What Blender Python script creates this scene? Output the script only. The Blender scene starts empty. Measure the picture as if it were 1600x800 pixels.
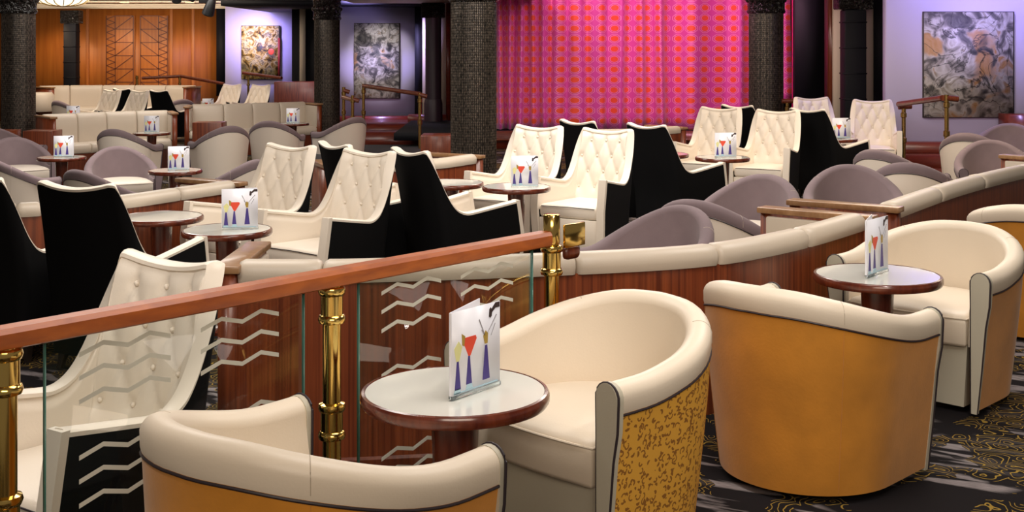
import bpy, bmesh, math, random
from mathutils import Vector, Matrix
random.seed(7)
PI = math.pi
SC = bpy.context.scene
COL = SC.collection

# ------------------------------------------------------------------ camera
F, HOR, CAMZ = 1940.0, 70.0, 1.62
cam_d = bpy.data.cameras.new('camera')
cam_d.sensor_width = 36.0
cam_d.lens = F / 1600 * 36.0
cam_d.shift_y = -(400 - HOR) / 1600
cam_d.clip_end = 200
cam = bpy.data.objects.new('camera', cam_d); COL.objects.link(cam)
cam.location = (0, 0, CAMZ); cam.rotation_euler = (PI / 2, 0, 0)
SC.camera = cam
def X(px, d): return (px - 800) / F * d
def Z(py, d): return CAMZ - (py - HOR) / F * d

# ------------------------------------------------------------------ world, exposure
SC.view_settings.view_transform = 'Standard'; SC.view_settings.look = 'None'
SC.view_settings.gamma = 1.0; SC.view_settings.use_curve_mapping = False
SC.view_settings.exposure = 0.0
w = bpy.data.worlds.new('world'); SC.world = w; w.use_nodes = True
w.node_tree.nodes['Background'].inputs[0].default_value = (1.0, 0.86, 0.74, 1)
w.node_tree.nodes['Background'].inputs[1].default_value = 0.16

# ------------------------------------------------------------------ lights
def look(o, target):
    o.rotation_euler = (Vector(target) - o.location).to_track_quat('-Z', 'Y').to_euler()
def area(name, loc, target, sx, sy, power, col, spread=180):
    l = bpy.data.lights.new(name, 'AREA'); l.shape = 'RECTANGLE'; l.size = sx; l.size_y = sy
    l.energy = power; l.color = col; l.spread = math.radians(spread)
    o = bpy.data.objects.new(name, l); COL.objects.link(o); o.location = loc; look(o, target); return o
def spot(name, loc, target, power, col, ang=50, blend=.6, rad=.08):
    l = bpy.data.lights.new(name, 'SPOT'); l.energy = power; l.color = col
    l.spot_size = math.radians(ang); l.spot_blend = blend; l.shadow_soft_size = rad
    o = bpy.data.objects.new(name, l); COL.objects.link(o); o.location = loc; look(o, target); return o
WARM = (1.0, .84, .68); WHITE = (1.0, .93, .86)
area('ceiling_and_fill_light', (0.6, 3.6, 3.2), (0.5, 4.2, 0), 2.0, 1.4, 62, WHITE)
area('ceiling_and_fill_light', (2.6, 6.5, 3.2), (2.4, 6.8, 0), 2.0, 1.6, 70, WHITE)
area('ceiling_and_fill_light', (-2.0, 6.6, 3.2), (-1.8, 7.0, 0), 2.0, 1.6, 85, WHITE)
area('ceiling_and_fill_light', (0.6, 10.0, 3.2), (0.4, 10.2, 0), 2.4, 2.0, 150, WHITE)
area('ceiling_and_fill_light', (4.2, 12.5, 3.2), (4.0, 12.7, 0), 2.4, 2.0, 130, WARM)
area('ceiling_and_fill_light', (-4.2, 13.0, 3.2), (-4.1, 13.4, 0), 3.0, 2.4, 190, WHITE)
area('ceiling_and_fill_light', (0.8, 16.0, 3.2), (0.8, 16.2, 0), 3.0, 2.0, 130, WARM)
area('ceiling_and_fill_light', (-6.0, 19.5, 3.2), (-6.0, 20.5, 0), 4.0, 2.4, 170, WHITE)
area('ceiling_and_fill_light', (-8.5, 25.5, 3.1), (-8.5, 26.5, 0), 5.0, 2.4, 210, WARM)
area('ceiling_and_fill_light', (0.4, -1.6, 3.0), (0.6, 5.5, .4), 3.4, 1.2, 110, WARM)  # unseen fill added behind the camera to soften shaded chair rolls, no panel
spot('downlight', (-2.0, 2.4, 3.1), (-1.4, 3.9, .4), 150, WHITE, 60, .8, .15)
spot('downlight', (1.6, 2.0, 3.1), (1.0, 4.4, .3), 110, WHITE, 60, .8, .15)
# stage and wall washers
for sx in (-2.2, -.2, 1.8, 3.6): area('stage_wash_light', (sx, 19.4, 3.2), (sx + 1.9, 22.0, 0.7), 1.0, .5, 52, (1.0, .50, .70))
VIO = (.50, .42, 1.0)
spot('wall_wash_light', (-6.0, 28.6, 2.55), (-5.9, 29.95, .9), 480, VIO, 120, .7, .2)
spot('wall_wash_light', (-2.9, 24.7, 2.9), (-2.8, 25.95, .9), 1200, VIO, 120, .7, .2)
spot('wall_wash_light', (5.9, 15.9, 3.3), (6.0, 16.95, 1.3), 200, VIO, 120, .5, .2)
spot('wall_wash_light', (7.6, 15.9, 3.3), (7.6, 16.95, 1.3), 150, VIO, 120, .5, .2)
spot('wall_wash_light', (-1.6, 22.6, 2.6), (-1.7, 24.9, 1.3), 160, (1.0, .35, .7), 60, .7, .2)
spot('picture_spot', (6.4, 13.2, 3.0), (6.3, 16.9, 1.35), 60, WHITE, 28, .5, .05)
spot('picture_spot', (-2.6, 22.6, 2.4), (-2.75, 25.9, 1.3), 330, WHITE, 28, .5, .05)
spot('picture_spot', (-5.9, 26.4, 3.0), (-6.0, 29.9, 1.4), 60, WHITE, 28, .5, .05)
area('cove_light', (-9.0, 28.6, 2.2), (-9.0, 29.9, 2.62), 6.0, .15, 70, WARM)
for sx in (-11.2, -9.6, -8.0):
    spot('wood_wall_spot', (sx, 29.3, 2.5), (sx, 30.9, .4), 115, (1.0, .72, .42), 80, .7, .1)

# ------------------------------------------------------------------ materials
def new_mat(name):
    m = bpy.data.materials.new(name); m.use_nodes = True
    return m, m.node_tree.nodes, m.node_tree.links, m.node_tree.nodes['Principled BSDF']
def c4(c): return (c[0], c[1], c[2], 1)
def plain(name, col, rough=.5, metal=0, spec=.5, bump=0, scale=60, sheen=0, coat=0, var=0):
    m, n, l, b = new_mat(name)
    b.inputs['Base Color'].default_value = c4(col); b.inputs['Roughness'].default_value = rough
    b.inputs['Metallic'].default_value = metal; b.inputs['Specular IOR Level'].default_value = spec
    if sheen: b.inputs['Sheen Weight'].default_value = sheen
    if coat: b.inputs['Coat Weight'].default_value = coat; b.inputs['Coat Roughness'].default_value = .08
    tc = n.new('ShaderNodeTexCoord')
    if bump or var:
        t = n.new('ShaderNodeTexNoise'); t.inputs['Scale'].default_value = scale; t.inputs['Detail'].default_value = 4
        l.new(tc.outputs['Object'], t.inputs['Vector'])
    if bump:
        bp = n.new('ShaderNodeBump'); bp.inputs['Strength'].default_value = bump; bp.inputs['Distance'].default_value = .004
        l.new(t.outputs['Fac'], bp.inputs['Height']); l.new(bp.outputs[0], b.inputs['Normal'])
    if var:
        t2 = n.new('ShaderNodeTexNoise'); t2.inputs['Scale'].default_value = 5; t2.inputs['Detail'].default_value = 3
        l.new(tc.outputs['Object'], t2.inputs['Vector'])
        r = n.new('ShaderNodeValToRGB')
        r.color_ramp.elements[0].position = .3; r.color_ramp.elements[1].position = .7
        r.color_ramp.elements[0].color = c4([x * (1 - var) for x in col]); r.color_ramp.elements[1].color = c4([min(1, x * (1 + var)) for x in col])
        l.new(t2.outputs['Fac'], r.inputs[0]); l.new(r.outputs[0], b.inputs['Base Color'])
    return m
def wood(name, c1, c2, rough=.35, sc=(14, 14, 1.2), coat=.3):
    m, n, l, b = new_mat(name)
    tc = n.new('ShaderNodeTexCoord'); mp = n.new('ShaderNodeMapping'); mp.inputs['Scale'].default_value = sc
    t = n.new('ShaderNodeTexNoise'); t.inputs['Scale'].default_value = 3.0; t.inputs['Detail'].default_value = 6; t.inputs['Distortion'].default_value = .4
    r = n.new('ShaderNodeValToRGB'); r.color_ramp.elements[0].position = .32; r.color_ramp.elements[1].position = .7
    r.color_ramp.elements[0].color = c4(c1); r.color_ramp.elements[1].color = c4(c2)
    l.new(tc.outputs['Object'], mp.inputs[0]); l.new(mp.outputs[0], t.inputs['Vector']); l.new(t.outputs['Fac'], r.inputs[0]); l.new(r.outputs[0], b.inputs['Base Color'])
    b.inputs['Roughness'].default_value = rough; b.inputs['Coat Weight'].default_value = coat; b.inputs['Coat Roughness'].default_value = .15
    return m
M = {}
M['cream'] = plain('cream_leather', (.80, .715, .605), .42, bump=.08, scale=140)
M['tubcream'] = plain('tub_cream_leather', (.74, .64, .51), .42, bump=.08, scale=140)
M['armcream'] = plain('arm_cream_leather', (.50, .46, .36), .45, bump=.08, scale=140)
M['sofa'] = plain('sofa_leather', (.55, .47, .375), .42, bump=.1, scale=120)
M['black'] = plain('black_velvet', (.0035, .0035, .004), .8, spec=.12)
M['piping'] = plain('dark_piping', (.025, .016, .02), .5)
M['seam'] = plain('seam_thread', (.50, .42, .33), .7)
M['orange'] = plain('orange_velvet', (.56, .225, .022), .7, spec=.25, bump=.15, scale=90, sheen=.25, var=.16)
M['purple'] = plain('mauve_fabric', (.20, .15, .16), .9, spec=.15, bump=.35, scale=420, sheen=.12, var=.08)
M['whitevinyl'] = plain('pale_vinyl', (.70, .62, .53), .4, bump=.05)
M['darkleg'] = plain('dark_leg', (.02, .012, .008), .4)
M['mahog'] = wood('mahogany', (.085, .014, .006), (.19, .042, .014), .32)
M['panelwood'] = wood('striped_mahogany', (.10, .017, .006), (.27, .062, .018), .38, (22, 22, .25))
M['tablewood'] = wood('table_mahogany', (.075, .012, .006), (.16, .032, .012), .22, (9, 9, 2), .6)
M['rail'] = wood('handrail_wood', (.27, .060, .012), (.42, .105, .014), .42, (3, 3, 14), .12)
M['ledge'] = wood('ledge_wood', (.24, .12, .05), (.36, .20, .095), .35, (4, 14, 4), .3)
M['wall_wood'] = wood('amber_wall_veneer', (.30, .085, .012), (.42, .135, .02), .5, (5, 5, .25), 0)
M['carve'] = plain('carved_line', (.13, .03, .006), .5)
M['redwood'] = wood('red_plinth_wood', (.10, .012, .006), (.17, .026, .010), .35, (2, 2, 12))
M['brass'] = plain('polished_brass', (.80, .55, .16), .14, metal=1)
M['brassdark'] = plain('aged_brass', (.42, .27, .09), .25, metal=1)
M['stone'] = plain('table_stone', (.74, .74, .68), .12, spec=.6, coat=.5)
M['lav'] = plain('lavender_wall', (.60, .55, .84), .7)
M['creamstrip'] = plain('cream_strip', (.60, .50, .38), .6)
M['blackwall'] = plain('black_wall', (.006, .006, .009), .6, spec=.2)
M['cap'] = plain('carved_capital', (.02, .016, .014), .28, bump=0)
M['plum'] = plain('plum_pilaster', (.022, .006, .016), .45)
M['cornice'] = plain('cornice_plaster', (.72, .62, .48), .6)
M['ceiling'] = plain('ceiling_plaster', (.55, .48, .40), .8)
M['canvas_edge'] = plain('canvas_edge', (.05, .04, .035), .7)
M['spotblack'] = plain('spot_housing', (.008, .008, .009), .4)
M['white'] = plain('card_white', (.80, .80, .86), .3)
M['carddark'] = plain('card_dark', (.05, .03, .03), .4)
M['cone'] = plain('printed_purple', (.055, .035, .22), .4)
M['red'] = plain('printed_red', (.80, .08, .04), .4)
M['yellow'] = plain('printed_yellow', (.78, .76, .35), .4)
M['gold'] = plain('printed_gold', (.42, .28, .05), .4)
M['aqua'] = plain('printed_aqua', (.42, .62, .72), .3)
m, n, l, b = new_mat('clear_acrylic'); b.inputs['Base Color'].default_value = (.85, .95, .97, 1); b.inputs['Transmission Weight'].default_value = .9; b.inputs['Roughness'].default_value = .05; M['acrylic'] = m
M['grey'] = plain('printed_grey', (.35, .33, .36), .4)
M['etch'] = plain('etched_frost', (.54, .53, .45), .7)
M['glassedge'] = plain('glass_edge', (.06, .16, .13), .15)
M['carpetgrey'] = plain('ramp_carpet', (.045, .045, .05), .95, bump=.3, scale=300)
# glass
m, n, l, b = new_mat('clear_glass')
tr = n.new('ShaderNodeBsdfTransparent'); tr.inputs[0].default_value = (.95, .965, .955, 1)
gl = n.new('ShaderNodeBsdfGlossy'); gl.inputs['Roughness'].default_value = .02
lw = n.new('ShaderNodeLayerWeight'); lw.inputs[0].default_value = .5; fq = n.new('ShaderNodeMath'); fq.operation = 'POWER'; l.new(lw.outputs['Facing'], fq.inputs[0]); fq.inputs[1].default_value = 5; fr = n.new('ShaderNodeMath'); fr.operation = 'MULTIPLY_ADD'; l.new(fq.outputs[0], fr.inputs[0]); fr.inputs[1].default_value = .4; fr.inputs[2].default_value = .016
mx = n.new('ShaderNodeMixShader'); l.new(fr.outputs[0], mx.inputs[0]); l.new(tr.outputs[0], mx.inputs[1]); l.new(gl.outputs[0], mx.inputs[2])
l.new(mx.outputs[0], n['Material Output'].inputs[0]); M['glass'] = m
# glowing lamp shade
m, n, l, b = new_mat('lamp_glass'); b.inputs['Base Color'].default_value = (.9, .85, .7, 1)
b.inputs['Emission Color'].default_value = (1, .93, .74, 1); b.inputs['Emission Strength'].default_value = 1.3; M['lamp'] = m
m, n, l, b = new_mat('downlight_lens'); b.inputs['Emission Color'].default_value = (1, .93, .8, 1); b.inputs['Emission Strength'].default_value = 3; M['lens'] = m

def mth(n, l, op, a, b=None, c=None, clamp=False):
    x = n.new('ShaderNodeMath'); x.operation = op; x.use_clamp = clamp
    for i, v in enumerate((a, b, c)):
        if v is None: continue
        if isinstance(v, (int, float)): x.inputs[i].default_value = v
        else: l.new(v, x.inputs[i])
    return x.outputs[0]
def mixc(n, l, fac, a, b):
    x = n.new('ShaderNodeMix'); x.data_type = 'RGBA'
    if isinstance(fac, (int, float)): x.inputs[0].default_value = fac
    else: l.new(fac, x.inputs[0])
    for i, v in ((6, a), (7, b)):
        if isinstance(v, tuple): x.inputs[i].default_value = c4(v)
        else: l.new(v, x.inputs[i])
    return x.outputs[2]
# carpet: black ground, grey brush marks, gold curls
def noise(n, l, vec, scale, det=3, dist=0, col=False):
    t = n.new('ShaderNodeTexNoise'); t.inputs['Scale'].default_value = scale; t.inputs['Detail'].default_value = det; t.inputs['Distortion'].default_value = dist
    l.new(vec, t.inputs['Vector']); return t.outputs['Color' if col else 'Fac']
m, n, l, b = new_mat('scroll_carpet')
tc = n.new('ShaderNodeTexCoord'); mp = n.new('ShaderNodeMapping'); l.new(tc.outputs['Object'], mp.inputs[0]); mp.inputs['Rotation'].default_value = (0, 0, .5)
V = mp.outputs[0]
mp2 = n.new('ShaderNodeMapping'); l.new(V, mp2.inputs[0]); mp2.inputs['Scale'].default_value = (1.6, 9, 1)
g = noise(n, l, mp2.outputs[0], 1.3, 6, .6)
gm = mth(n, l, 'MULTIPLY', mth(n, l, 'SUBTRACT', g, .50), 14, clamp=True)
ptc = noise(n, l, V, 1.6, 1)
pm = mth(n, l, 'MULTIPLY', mth(n, l, 'SUBTRACT', ptc, .44), 20, clamp=True)
grey = mth(n, l, 'MULTIPLY', gm, pm)
fine = noise(n, l, mp2.outputs[0], 12, 3)
base = mixc(n, l, grey, (.012, .010, .011), mixc(n, l, fine, (.09, .075, .075), (.34, .30, .30)))
vo = n.new('ShaderNodeTexVoronoi'); vo.inputs['Scale'].default_value = 9.0; vo.feature = 'F1'
dv = n.new('ShaderNodeVectorMath'); dv.operation = 'SCALE'; dv.inputs['Scale'].default_value = .11
l.new(noise(n, l, V, 9, 1, 0, True), dv.inputs[0])
ad = n.new('ShaderNodeVectorMath'); ad.operation = 'ADD'; l.new(V, ad.inputs[0]); l.new(dv.outputs[0], ad.inputs[1]); l.new(ad.outputs[0], vo.inputs['Vector'])
ring = mth(n, l, 'ABSOLUTE', mth(n, l, 'SINE', mth(n, l, 'MULTIPLY', vo.outputs['Distance'], 17.0)))
rm = mth(n, l, 'LESS_THAN', ring, .27)
gp = noise(n, l, V, 2.3, 2)
gpm = mth(n, l, 'GREATER_THAN', gp, .51)
gold = mth(n, l, 'MULTIPLY', rm, gpm)
dark = mixc(n, l, mth(n, l, 'MULTIPLY', gpm, .85), base, (.012, .010, .010))
cc = mixc(n, l, gold, dark, (.30, .19, .035))
l.new(cc, b.inputs['Base Color']); b.inputs['Roughness'].default_value = .95; b.inputs['Specular IOR Level'].default_value = .1
M['carpet'] = m
# patterned orange fabric: gold-orange with little brown squiggles
m, n, l, b = new_mat('squiggle_orange_fabric')
tc = n.new('ShaderNodeTexCoord')
cy = n.new('ShaderNodeMapping'); l.new(tc.outputs['UV'], cy.inputs[0])
vo = n.new('ShaderNodeTexVoronoi'); vo.inputs['Scale'].default_value = 42; vo.inputs['Randomness'].default_value = .75; l.new(cy.outputs[0], vo.inputs['Vector'])
sepc = n.new('ShaderNodeSeparateColor'); l.new(vo.outputs['Color'], sepc.inputs[0])
# crescent: ring around the cell centre cut by a random half plane
sub = n.new('ShaderNodeVectorMath'); sub.operation = 'SUBTRACT'; l.new(cy.outputs[0], sub.inputs[0]); l.new(vo.outputs['Position'], sub.inputs[1])
sp = n.new('ShaderNodeSeparateXYZ'); l.new(sub.outputs[0], sp.inputs[0])
ang = mth(n, l, 'MULTIPLY', sepc.outputs[0], 6.283)
hp = mth(n, l, 'ADD', mth(n, l, 'MULTIPLY', sp.outputs[0], mth(n, l, 'COSINE', ang)), mth(n, l, 'MULTIPLY', sp.outputs[1], mth(n, l, 'SINE', ang)))
rg = mth(n, l, 'LESS_THAN', mth(n, l, 'ABSOLUTE', mth(n, l, 'SUBTRACT', vo.outputs['Distance'], .33)), .10)
sq = mth(n, l, 'MULTIPLY', rg, mth(n, l, 'GREATER_THAN', hp, -.002))
vo2 = n.new('ShaderNodeTexVoronoi'); vo2.inputs['Scale'].default_value = 36; cy2 = n.new('ShaderNodeMapping'); l.new(tc.outputs['UV'], cy2.inputs[0]); cy2.inputs['Location'].default_value = (.37, .61, 0); l.new(cy2.outputs[0], vo2.inputs['Vector'])
sc2 = n.new('ShaderNodeSeparateColor'); l.new(vo2.outputs['Color'], sc2.inputs[0]); sb2 = n.new('ShaderNodeVectorMath'); sb2.operation = 'SUBTRACT'; l.new(cy2.outputs[0], sb2.inputs[0]); l.new(vo2.outputs['Position'], sb2.inputs[1]); sp2 = n.new('ShaderNodeSeparateXYZ'); l.new(sb2.outputs[0], sp2.inputs[0])
an2 = mth(n, l, 'MULTIPLY', sc2.outputs[1], 6.283)
hp2 = mth(n, l, 'ADD', mth(n, l, 'MULTIPLY', sp2.outputs[0], mth(n, l, 'COSINE', an2)), mth(n, l, 'MULTIPLY', sp2.outputs[1], mth(n, l, 'SINE', an2)))
sq2 = mth(n, l, 'MULTIPLY', mth(n, l, 'LESS_THAN', mth(n, l, 'ABSOLUTE', mth(n, l, 'SUBTRACT', vo2.outputs['Distance'], .36)), .08), mth(n, l, 'GREATER_THAN', hp2, 0.0))
sq = mth(n, l, 'MAXIMUM', sq, sq2)
l.new(mixc(n, l, sq, (.78, .40, .05), (.30, .12, .018)), b.inputs['Base Color'])
bp = n.new('ShaderNodeBump'); bp.inputs['Strength'].default_value = .5; bp.inputs['Distance'].default_value = .003; bp.invert = True
l.new(sq, bp.inputs['Height']); l.new(bp.outputs[0], b.inputs['Normal']); b.inputs['Roughness'].default_value = .65
M['squiggle'] = m
# curtain: orange discs in pink octagon rings on magenta (UV in metres)
m, n, l, b = new_mat('disc_pattern_curtain')
tc = n.new('ShaderNodeTexCoord'); sp = n.new('ShaderNodeSeparateXYZ'); l.new(tc.outputs['UV'], sp.inputs[0])
def cell(o, per): return mth(n, l, 'SUBTRACT', mth(n, l, 'FRACT', mth(n, l, 'DIVIDE', o, per)), .5)
u = cell(sp.outputs[0], .30); v = cell(sp.outputs[1], .182)
au = mth(n, l, 'ABSOLUTE', u); av = mth(n, l, 'ABSOLUTE', v)
rr = mth(n, l, 'SQRT', mth(n, l, 'ADD', mth(n, l, 'MULTIPLY', u, u), mth(n, l, 'MULTIPLY', v, v)))
oc = mth(n, l, 'MAXIMUM', mth(n, l, 'MAXIMUM', au, av), mth(n, l, 'MULTIPLY', mth(n, l, 'ADD', au, av), .72))
disc = mth(n, l, 'LESS_THAN', rr, .31)
ln = mth(n, l, 'LESS_THAN', mth(n, l, 'ABSOLUTE', mth(n, l, 'SUBTRACT', oc, .41)), .035)
ln2 = mth(n, l, 'LESS_THAN', mth(n, l, 'ABSOLUTE', mth(n, l, 'SUBTRACT', rr, .30)), .03)
out = mth(n, l, 'GREATER_THAN', oc, .44)
cc = mixc(n, l, out, (.60, .025, .16), (.66, .06, .36))
cc = mixc(n, l, disc, cc, (.86, .085, .02))
cc = mixc(n, l, mth(n, l, 'MAXIMUM', ln, ln2), cc, (.80, .22, .50))
l.new(cc, b.inputs['Base Color']); b.inputs['Roughness'].default_value = .55; b.inputs['Sheen Weight'].default_value = .3
M['curtain'] = m
# beads
m, n, l, b = new_mat('bead_strands')
tc = n.new('ShaderNodeTexCoord'); sp = n.new('ShaderNodeSeparateXYZ'); l.new(tc.outputs['UV'], sp.inputs[0])
bu = mth(n, l, 'ABSOLUTE', mth(n, l, 'SINE', mth(n, l, 'MULTIPLY', sp.outputs[0], PI * 72)))
bv = mth(n, l, 'ABSOLUTE', mth(n, l, 'SINE', mth(n, l, 'MULTIPLY', sp.outputs[1], PI / .03)))
bh = mth(n, l, 'MULTIPLY', bu, mth(n, l, 'MULTIPLY_ADD', bv, .35, .65))
mpb = n.new('ShaderNodeMapping'); l.new(tc.outputs['UV'], mpb.inputs[0]); mpb.inputs['Scale'].default_value = (90, 22, 1); nz = noise(n, l, mpb.outputs[0], 1.0, 3)
k = mth(n, l, 'MULTIPLY', mth(n, l, 'SUBTRACT', bh, .35), 1.8, clamp=True)
k2 = mth(n, l, 'MULTIPLY', k, mth(n, l, 'MULTIPLY', mth(n, l, 'SUBTRACT', nz, .30), 2.6, clamp=True))
l.new(mixc(n, l, k2, (.010, .009, .008), (.24, .19, .15)), b.inputs['Base Color'])
b.inputs['Metallic'].default_value = .55; b.inputs['Roughness'].default_value = .3
bp = n.new('ShaderNodeBump'); bp.inputs['Strength'].default_value = .6; bp.inputs['Distance'].default_value = .004
l.new(bh, bp.inputs['Height']); l.new(bp.outputs[0], b.inputs['Normal'])
M['beads'] = m
# carved relief
m, n, l, b = new_mat('carved_relief'); tc = n.new('ShaderNodeTexCoord')
vo = n.new('ShaderNodeTexVoronoi'); vo.inputs['Scale'].default_value = 9; l.new(tc.outputs['Object'], vo.inputs['Vector'])
rg = mth(n, l, 'SINE', mth(n, l, 'MULTIPLY', vo.outputs['Distance'], 26))
bp = n.new('ShaderNodeBump'); bp.inputs['Strength'].default_value = 1; bp.inputs['Distance'].default_value = .03
l.new(rg, bp.inputs['Height']); l.new(bp.outputs[0], b.inputs['Normal'])
b.inputs['Base Color'].default_value = (.022, .018, .016, 1); b.inputs['Roughness'].default_value = .25; M['relief'] = m
# abstract paintings
def painting(name, seed, pal, scale, accent=None):
    m, n, l, b = new_mat(name); tc = n.new('ShaderNodeTexCoord'); mp = n.new('ShaderNodeMapping')
    l.new(tc.outputs['Object'], mp.inputs[0]); mp.inputs['Location'].default_value = (seed, seed * 1.7, seed * .6); V = mp.outputs[0]
    a = noise(n, l, V, scale * 2.2, 10, 1.1)
    r = n.new('ShaderNodeValToRGB'); r.color_ramp.interpolation = 'LINEAR'
    while len(r.color_ramp.elements) < len(pal): r.color_ramp.elements.new(.5)
    for i, (p, c) in enumerate(pal): r.color_ramp.elements[i].position = p; r.color_ramp.elements[i].color = c4(c)
    l.new(a, r.inputs[0])
    o = noise(n, l, V, scale * .7, 3, .6)
    om = mth(n, l, 'MULTIPLY', mth(n, l, 'SUBTRACT', mth(n, l, 'MULTIPLY_ADD', a, .35, o), .755), 14, clamp=True)
    mp3 = n.new('ShaderNodeMapping'); l.new(V, mp3.inputs[0]); mp3.inputs['Location'].default_value = (9, 3, 4)
    d = noise(n, l, mp3.outputs[0], scale * 1.0, 6, 1.4)
    dm = mth(n, l, 'MULTIPLY', mth(n, l, 'SUBTRACT', mth(n, l, 'ABSOLUTE', mth(n, l, 'SUBTRACT', d, .5)), .016), -60, clamp=True)
    c = mixc(n, l, mth(n, l, 'MULTIPLY', om, .8), r.outputs[0], accent or (.46, .22, .05))
    c = mixc(n, l, dm, c, (.02, .02, .022))
    l.new(c, b.inputs['Base Color']); b.inputs['Roughness'].default_value = .5
    bp = n.new('ShaderNodeBump'); bp.inputs['Strength'].default_value = .4; bp.inputs['Distance'].default_value = .01
    l.new(a, bp.inputs['Height']); l.new(bp.outputs[0], b.inputs['Normal'])
    return m
PG = [(.30, (.03, .03, .04)), (.42, (.14, .13, .13)), (.50, (.40, .37, .36)), (.58, (.60, .58, .58)), (.66, (.30, .26, .22)), (.75, (.72, .70, .70))]
M['paint_b'] = painting('silver_abstract', 3.1, PG, 2.3)
M['paint_c'] = painting('grey_gold_abstract', 8.4, PG, 1.9)
PY = [(.36, (.03, .02, .01)), (.44, (.34, .19, .03)), (.50, (.62, .45, .14)), (.56, (.72, .62, .34)), (.62, (.20, .13, .03)), (.72, (.66, .58, .40))]
M['paint_a'] = painting('yellow_abstract', 5.2, PY, 2.6, (.12, .10, .07))

# ------------------------------------------------------------------ mesh helpers
def link(name, me, mats, parent=None, smooth=True):
    for mm in (mats if isinstance(mats, (list, tuple)) else [mats]): me.materials.append(mm)
    if smooth: me.polygons.foreach_set('use_smooth', [True] * len(me.polygons))
    o = bpy.data.objects.new(name, me); COL.objects.link(o)
    if parent: o.parent = parent
    return o
def from_bm(name, bm, mats, parent=None, smooth=True, sharp=None):
    bmesh.ops.recalc_face_normals(bm, faces=bm.faces)
    if sharp:
        for e in bm.edges:
            if len(e.link_faces) == 2 and e.calc_face_angle(0) > sharp: e.smooth = False
    me = bpy.data.meshes.new(name); bm.to_mesh(me); bm.free()
    return link(name, me, mats, parent, smooth)
def mesh(name, verts, faces, mats, parent=None, smooth=True, sharp=math.radians(40), uv=None):
    me = bpy.data.meshes.new(name); me.from_pydata(verts, [], faces)
    if uv:
        ul = me.uv_layers.new(name='UVMap')
        for lp in me.loops: ul.data[lp.index].uv = uv[lp.vertex_index]
    bm = bmesh.new(); bm.from_mesh(me); bmesh.ops.recalc_face_normals(bm, faces=bm.faces)
    for e in bm.edges:
        if len(e.link_faces) == 2 and e.calc_face_angle(0) > sharp: e.smooth = False
    bm.to_mesh(me); bm.free()
    return link(name, me, mats, parent, smooth)
def box_bm(bm, c, s, rz=0, bev=0, seg=2, rx=0, ry=0):
    r = bmesh.ops.create_cube(bm, size=1)
    vs = r['verts']
    bmesh.ops.scale(bm, vec=s, verts=vs)
    if bev:
        es = list({e for v in vs for e in v.link_edges})
        rr = bmesh.ops.bevel(bm, geom=es, offset=bev, segments=seg, profile=.5, affect='EDGES')
        vs = list({v for f in rr['faces'] for v in f.verts} | {v for v in vs if v.is_valid})
    bmesh.ops.transform(bm, matrix=Matrix.Translation(c) @ Matrix.Rotation(rz, 4, 'Z') @ Matrix.Rotation(ry, 4, 'Y') @ Matrix.Rotation(rx, 4, 'X'), verts=vs)
def box(name, c, s, mat, parent=None, rz=0, bev=0, seg=2, rx=0, ry=0):
    bm = bmesh.new(); box_bm(bm, c, s, rz, bev, seg, rx, ry)
    return from_bm(name, bm, mat, parent, True, math.radians(35))
def lathe(name, prof, mat, parent=None, n=32, loc=(0, 0, 0), uv=False, sharp=math.radians(40)):
    vs, fs, uvs = [], [], []
    for i in range(n + (1 if uv else 0)):
        a = 2 * PI * i / n
        for r, z in prof: vs.append((loc[0] + r * math.cos(a), loc[1] + r * math.sin(a), loc[2] + z)); uvs.append((i / n, z))
    k = len(prof); N = n + (1 if uv else 0)
    for i in range(n):
        j = (i + 1) % N
        for q in range(k - 1): fs.append((i * k + q, j * k + q, j * k + q + 1, i * k + q + 1))
    if not uv:
        if prof[0][0] > 1e-5: fs.append([i * k for i in range(n)])
        if prof[-1][0] > 1e-5: fs.append([i * k + k - 1 for i in range(n)])
    return mesh(name, vs, fs, mat, parent, sharp=sharp, uv=uvs if uv else None)
def tube(name, pts, r, mat, parent=None, n=8, closed=False):
    pts = [Vector(p) for p in pts]; vs, fs = [], []
    L = len(pts)
    for i, p in enumerate(pts):
        a = pts[i - 1] if (i > 0 or closed) else pts[i]; b = pts[(i + 1) % L] if (i < L - 1 or closed) else pts[i]
        t = (b - a).normalized(); up = Vector((0, 0, 1)) if abs(t.z) < .9 else Vector((1, 0, 0))
        s = t.cross(up).normalized(); q = s.cross(t)
        for k in range(n):
            an = 2 * PI * k / n; vs.append(p + s * (r * math.cos(an)) + q * (r * math.sin(an)))
    for i in range(L if closed else L - 1):
        j = (i + 1) % L
        for k in range(n): fs.append((i * n + k, j * n + k, j * n + (k + 1) % n, i * n + (k + 1) % n))
    if not closed: fs.append(list(range(n))); fs.append([(L - 1) * n + k for k in range(n)])
    return mesh(name, [tuple(v) for v in vs], fs, mat, parent)
def sweep(name, st, prof, mat, parent=None, closed=True, cap=True, uv=False, sharp=math.radians(45)):
    """st: list of ((x,y),(nx,ny)); prof(i)->list of (n,z[,dx,dy])"""
    vs, fs, uvs = [], [], []
    acc = 0
    for i, (p, nn) in enumerate(st):
        if i: acc += math.hypot(p[0] - st[i - 1][0][0], p[1] - st[i - 1][0][1])
        pr = prof(i); k = len(pr)
        for q in pr:
            vs.append((p[0] + nn[0] * q[0], p[1] + nn[1] * q[0], q[1])); uvs.append((acc, q[1]))
    for i in range(len(st) - 1):
        for q in range(k if closed else k - 1):
            r = (q + 1) % k
            fs.append((i * k + q, (i + 1) * k + q, (i + 1) * k + r, i * k + r))
    if closed and cap: fs.append(list(range(k))); fs.append([(len(st) - 1) * k + q for q in range(k)])
    return mesh(name, vs, fs, mat, parent, sharp=sharp, uv=uvs if uv else None)
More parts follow.
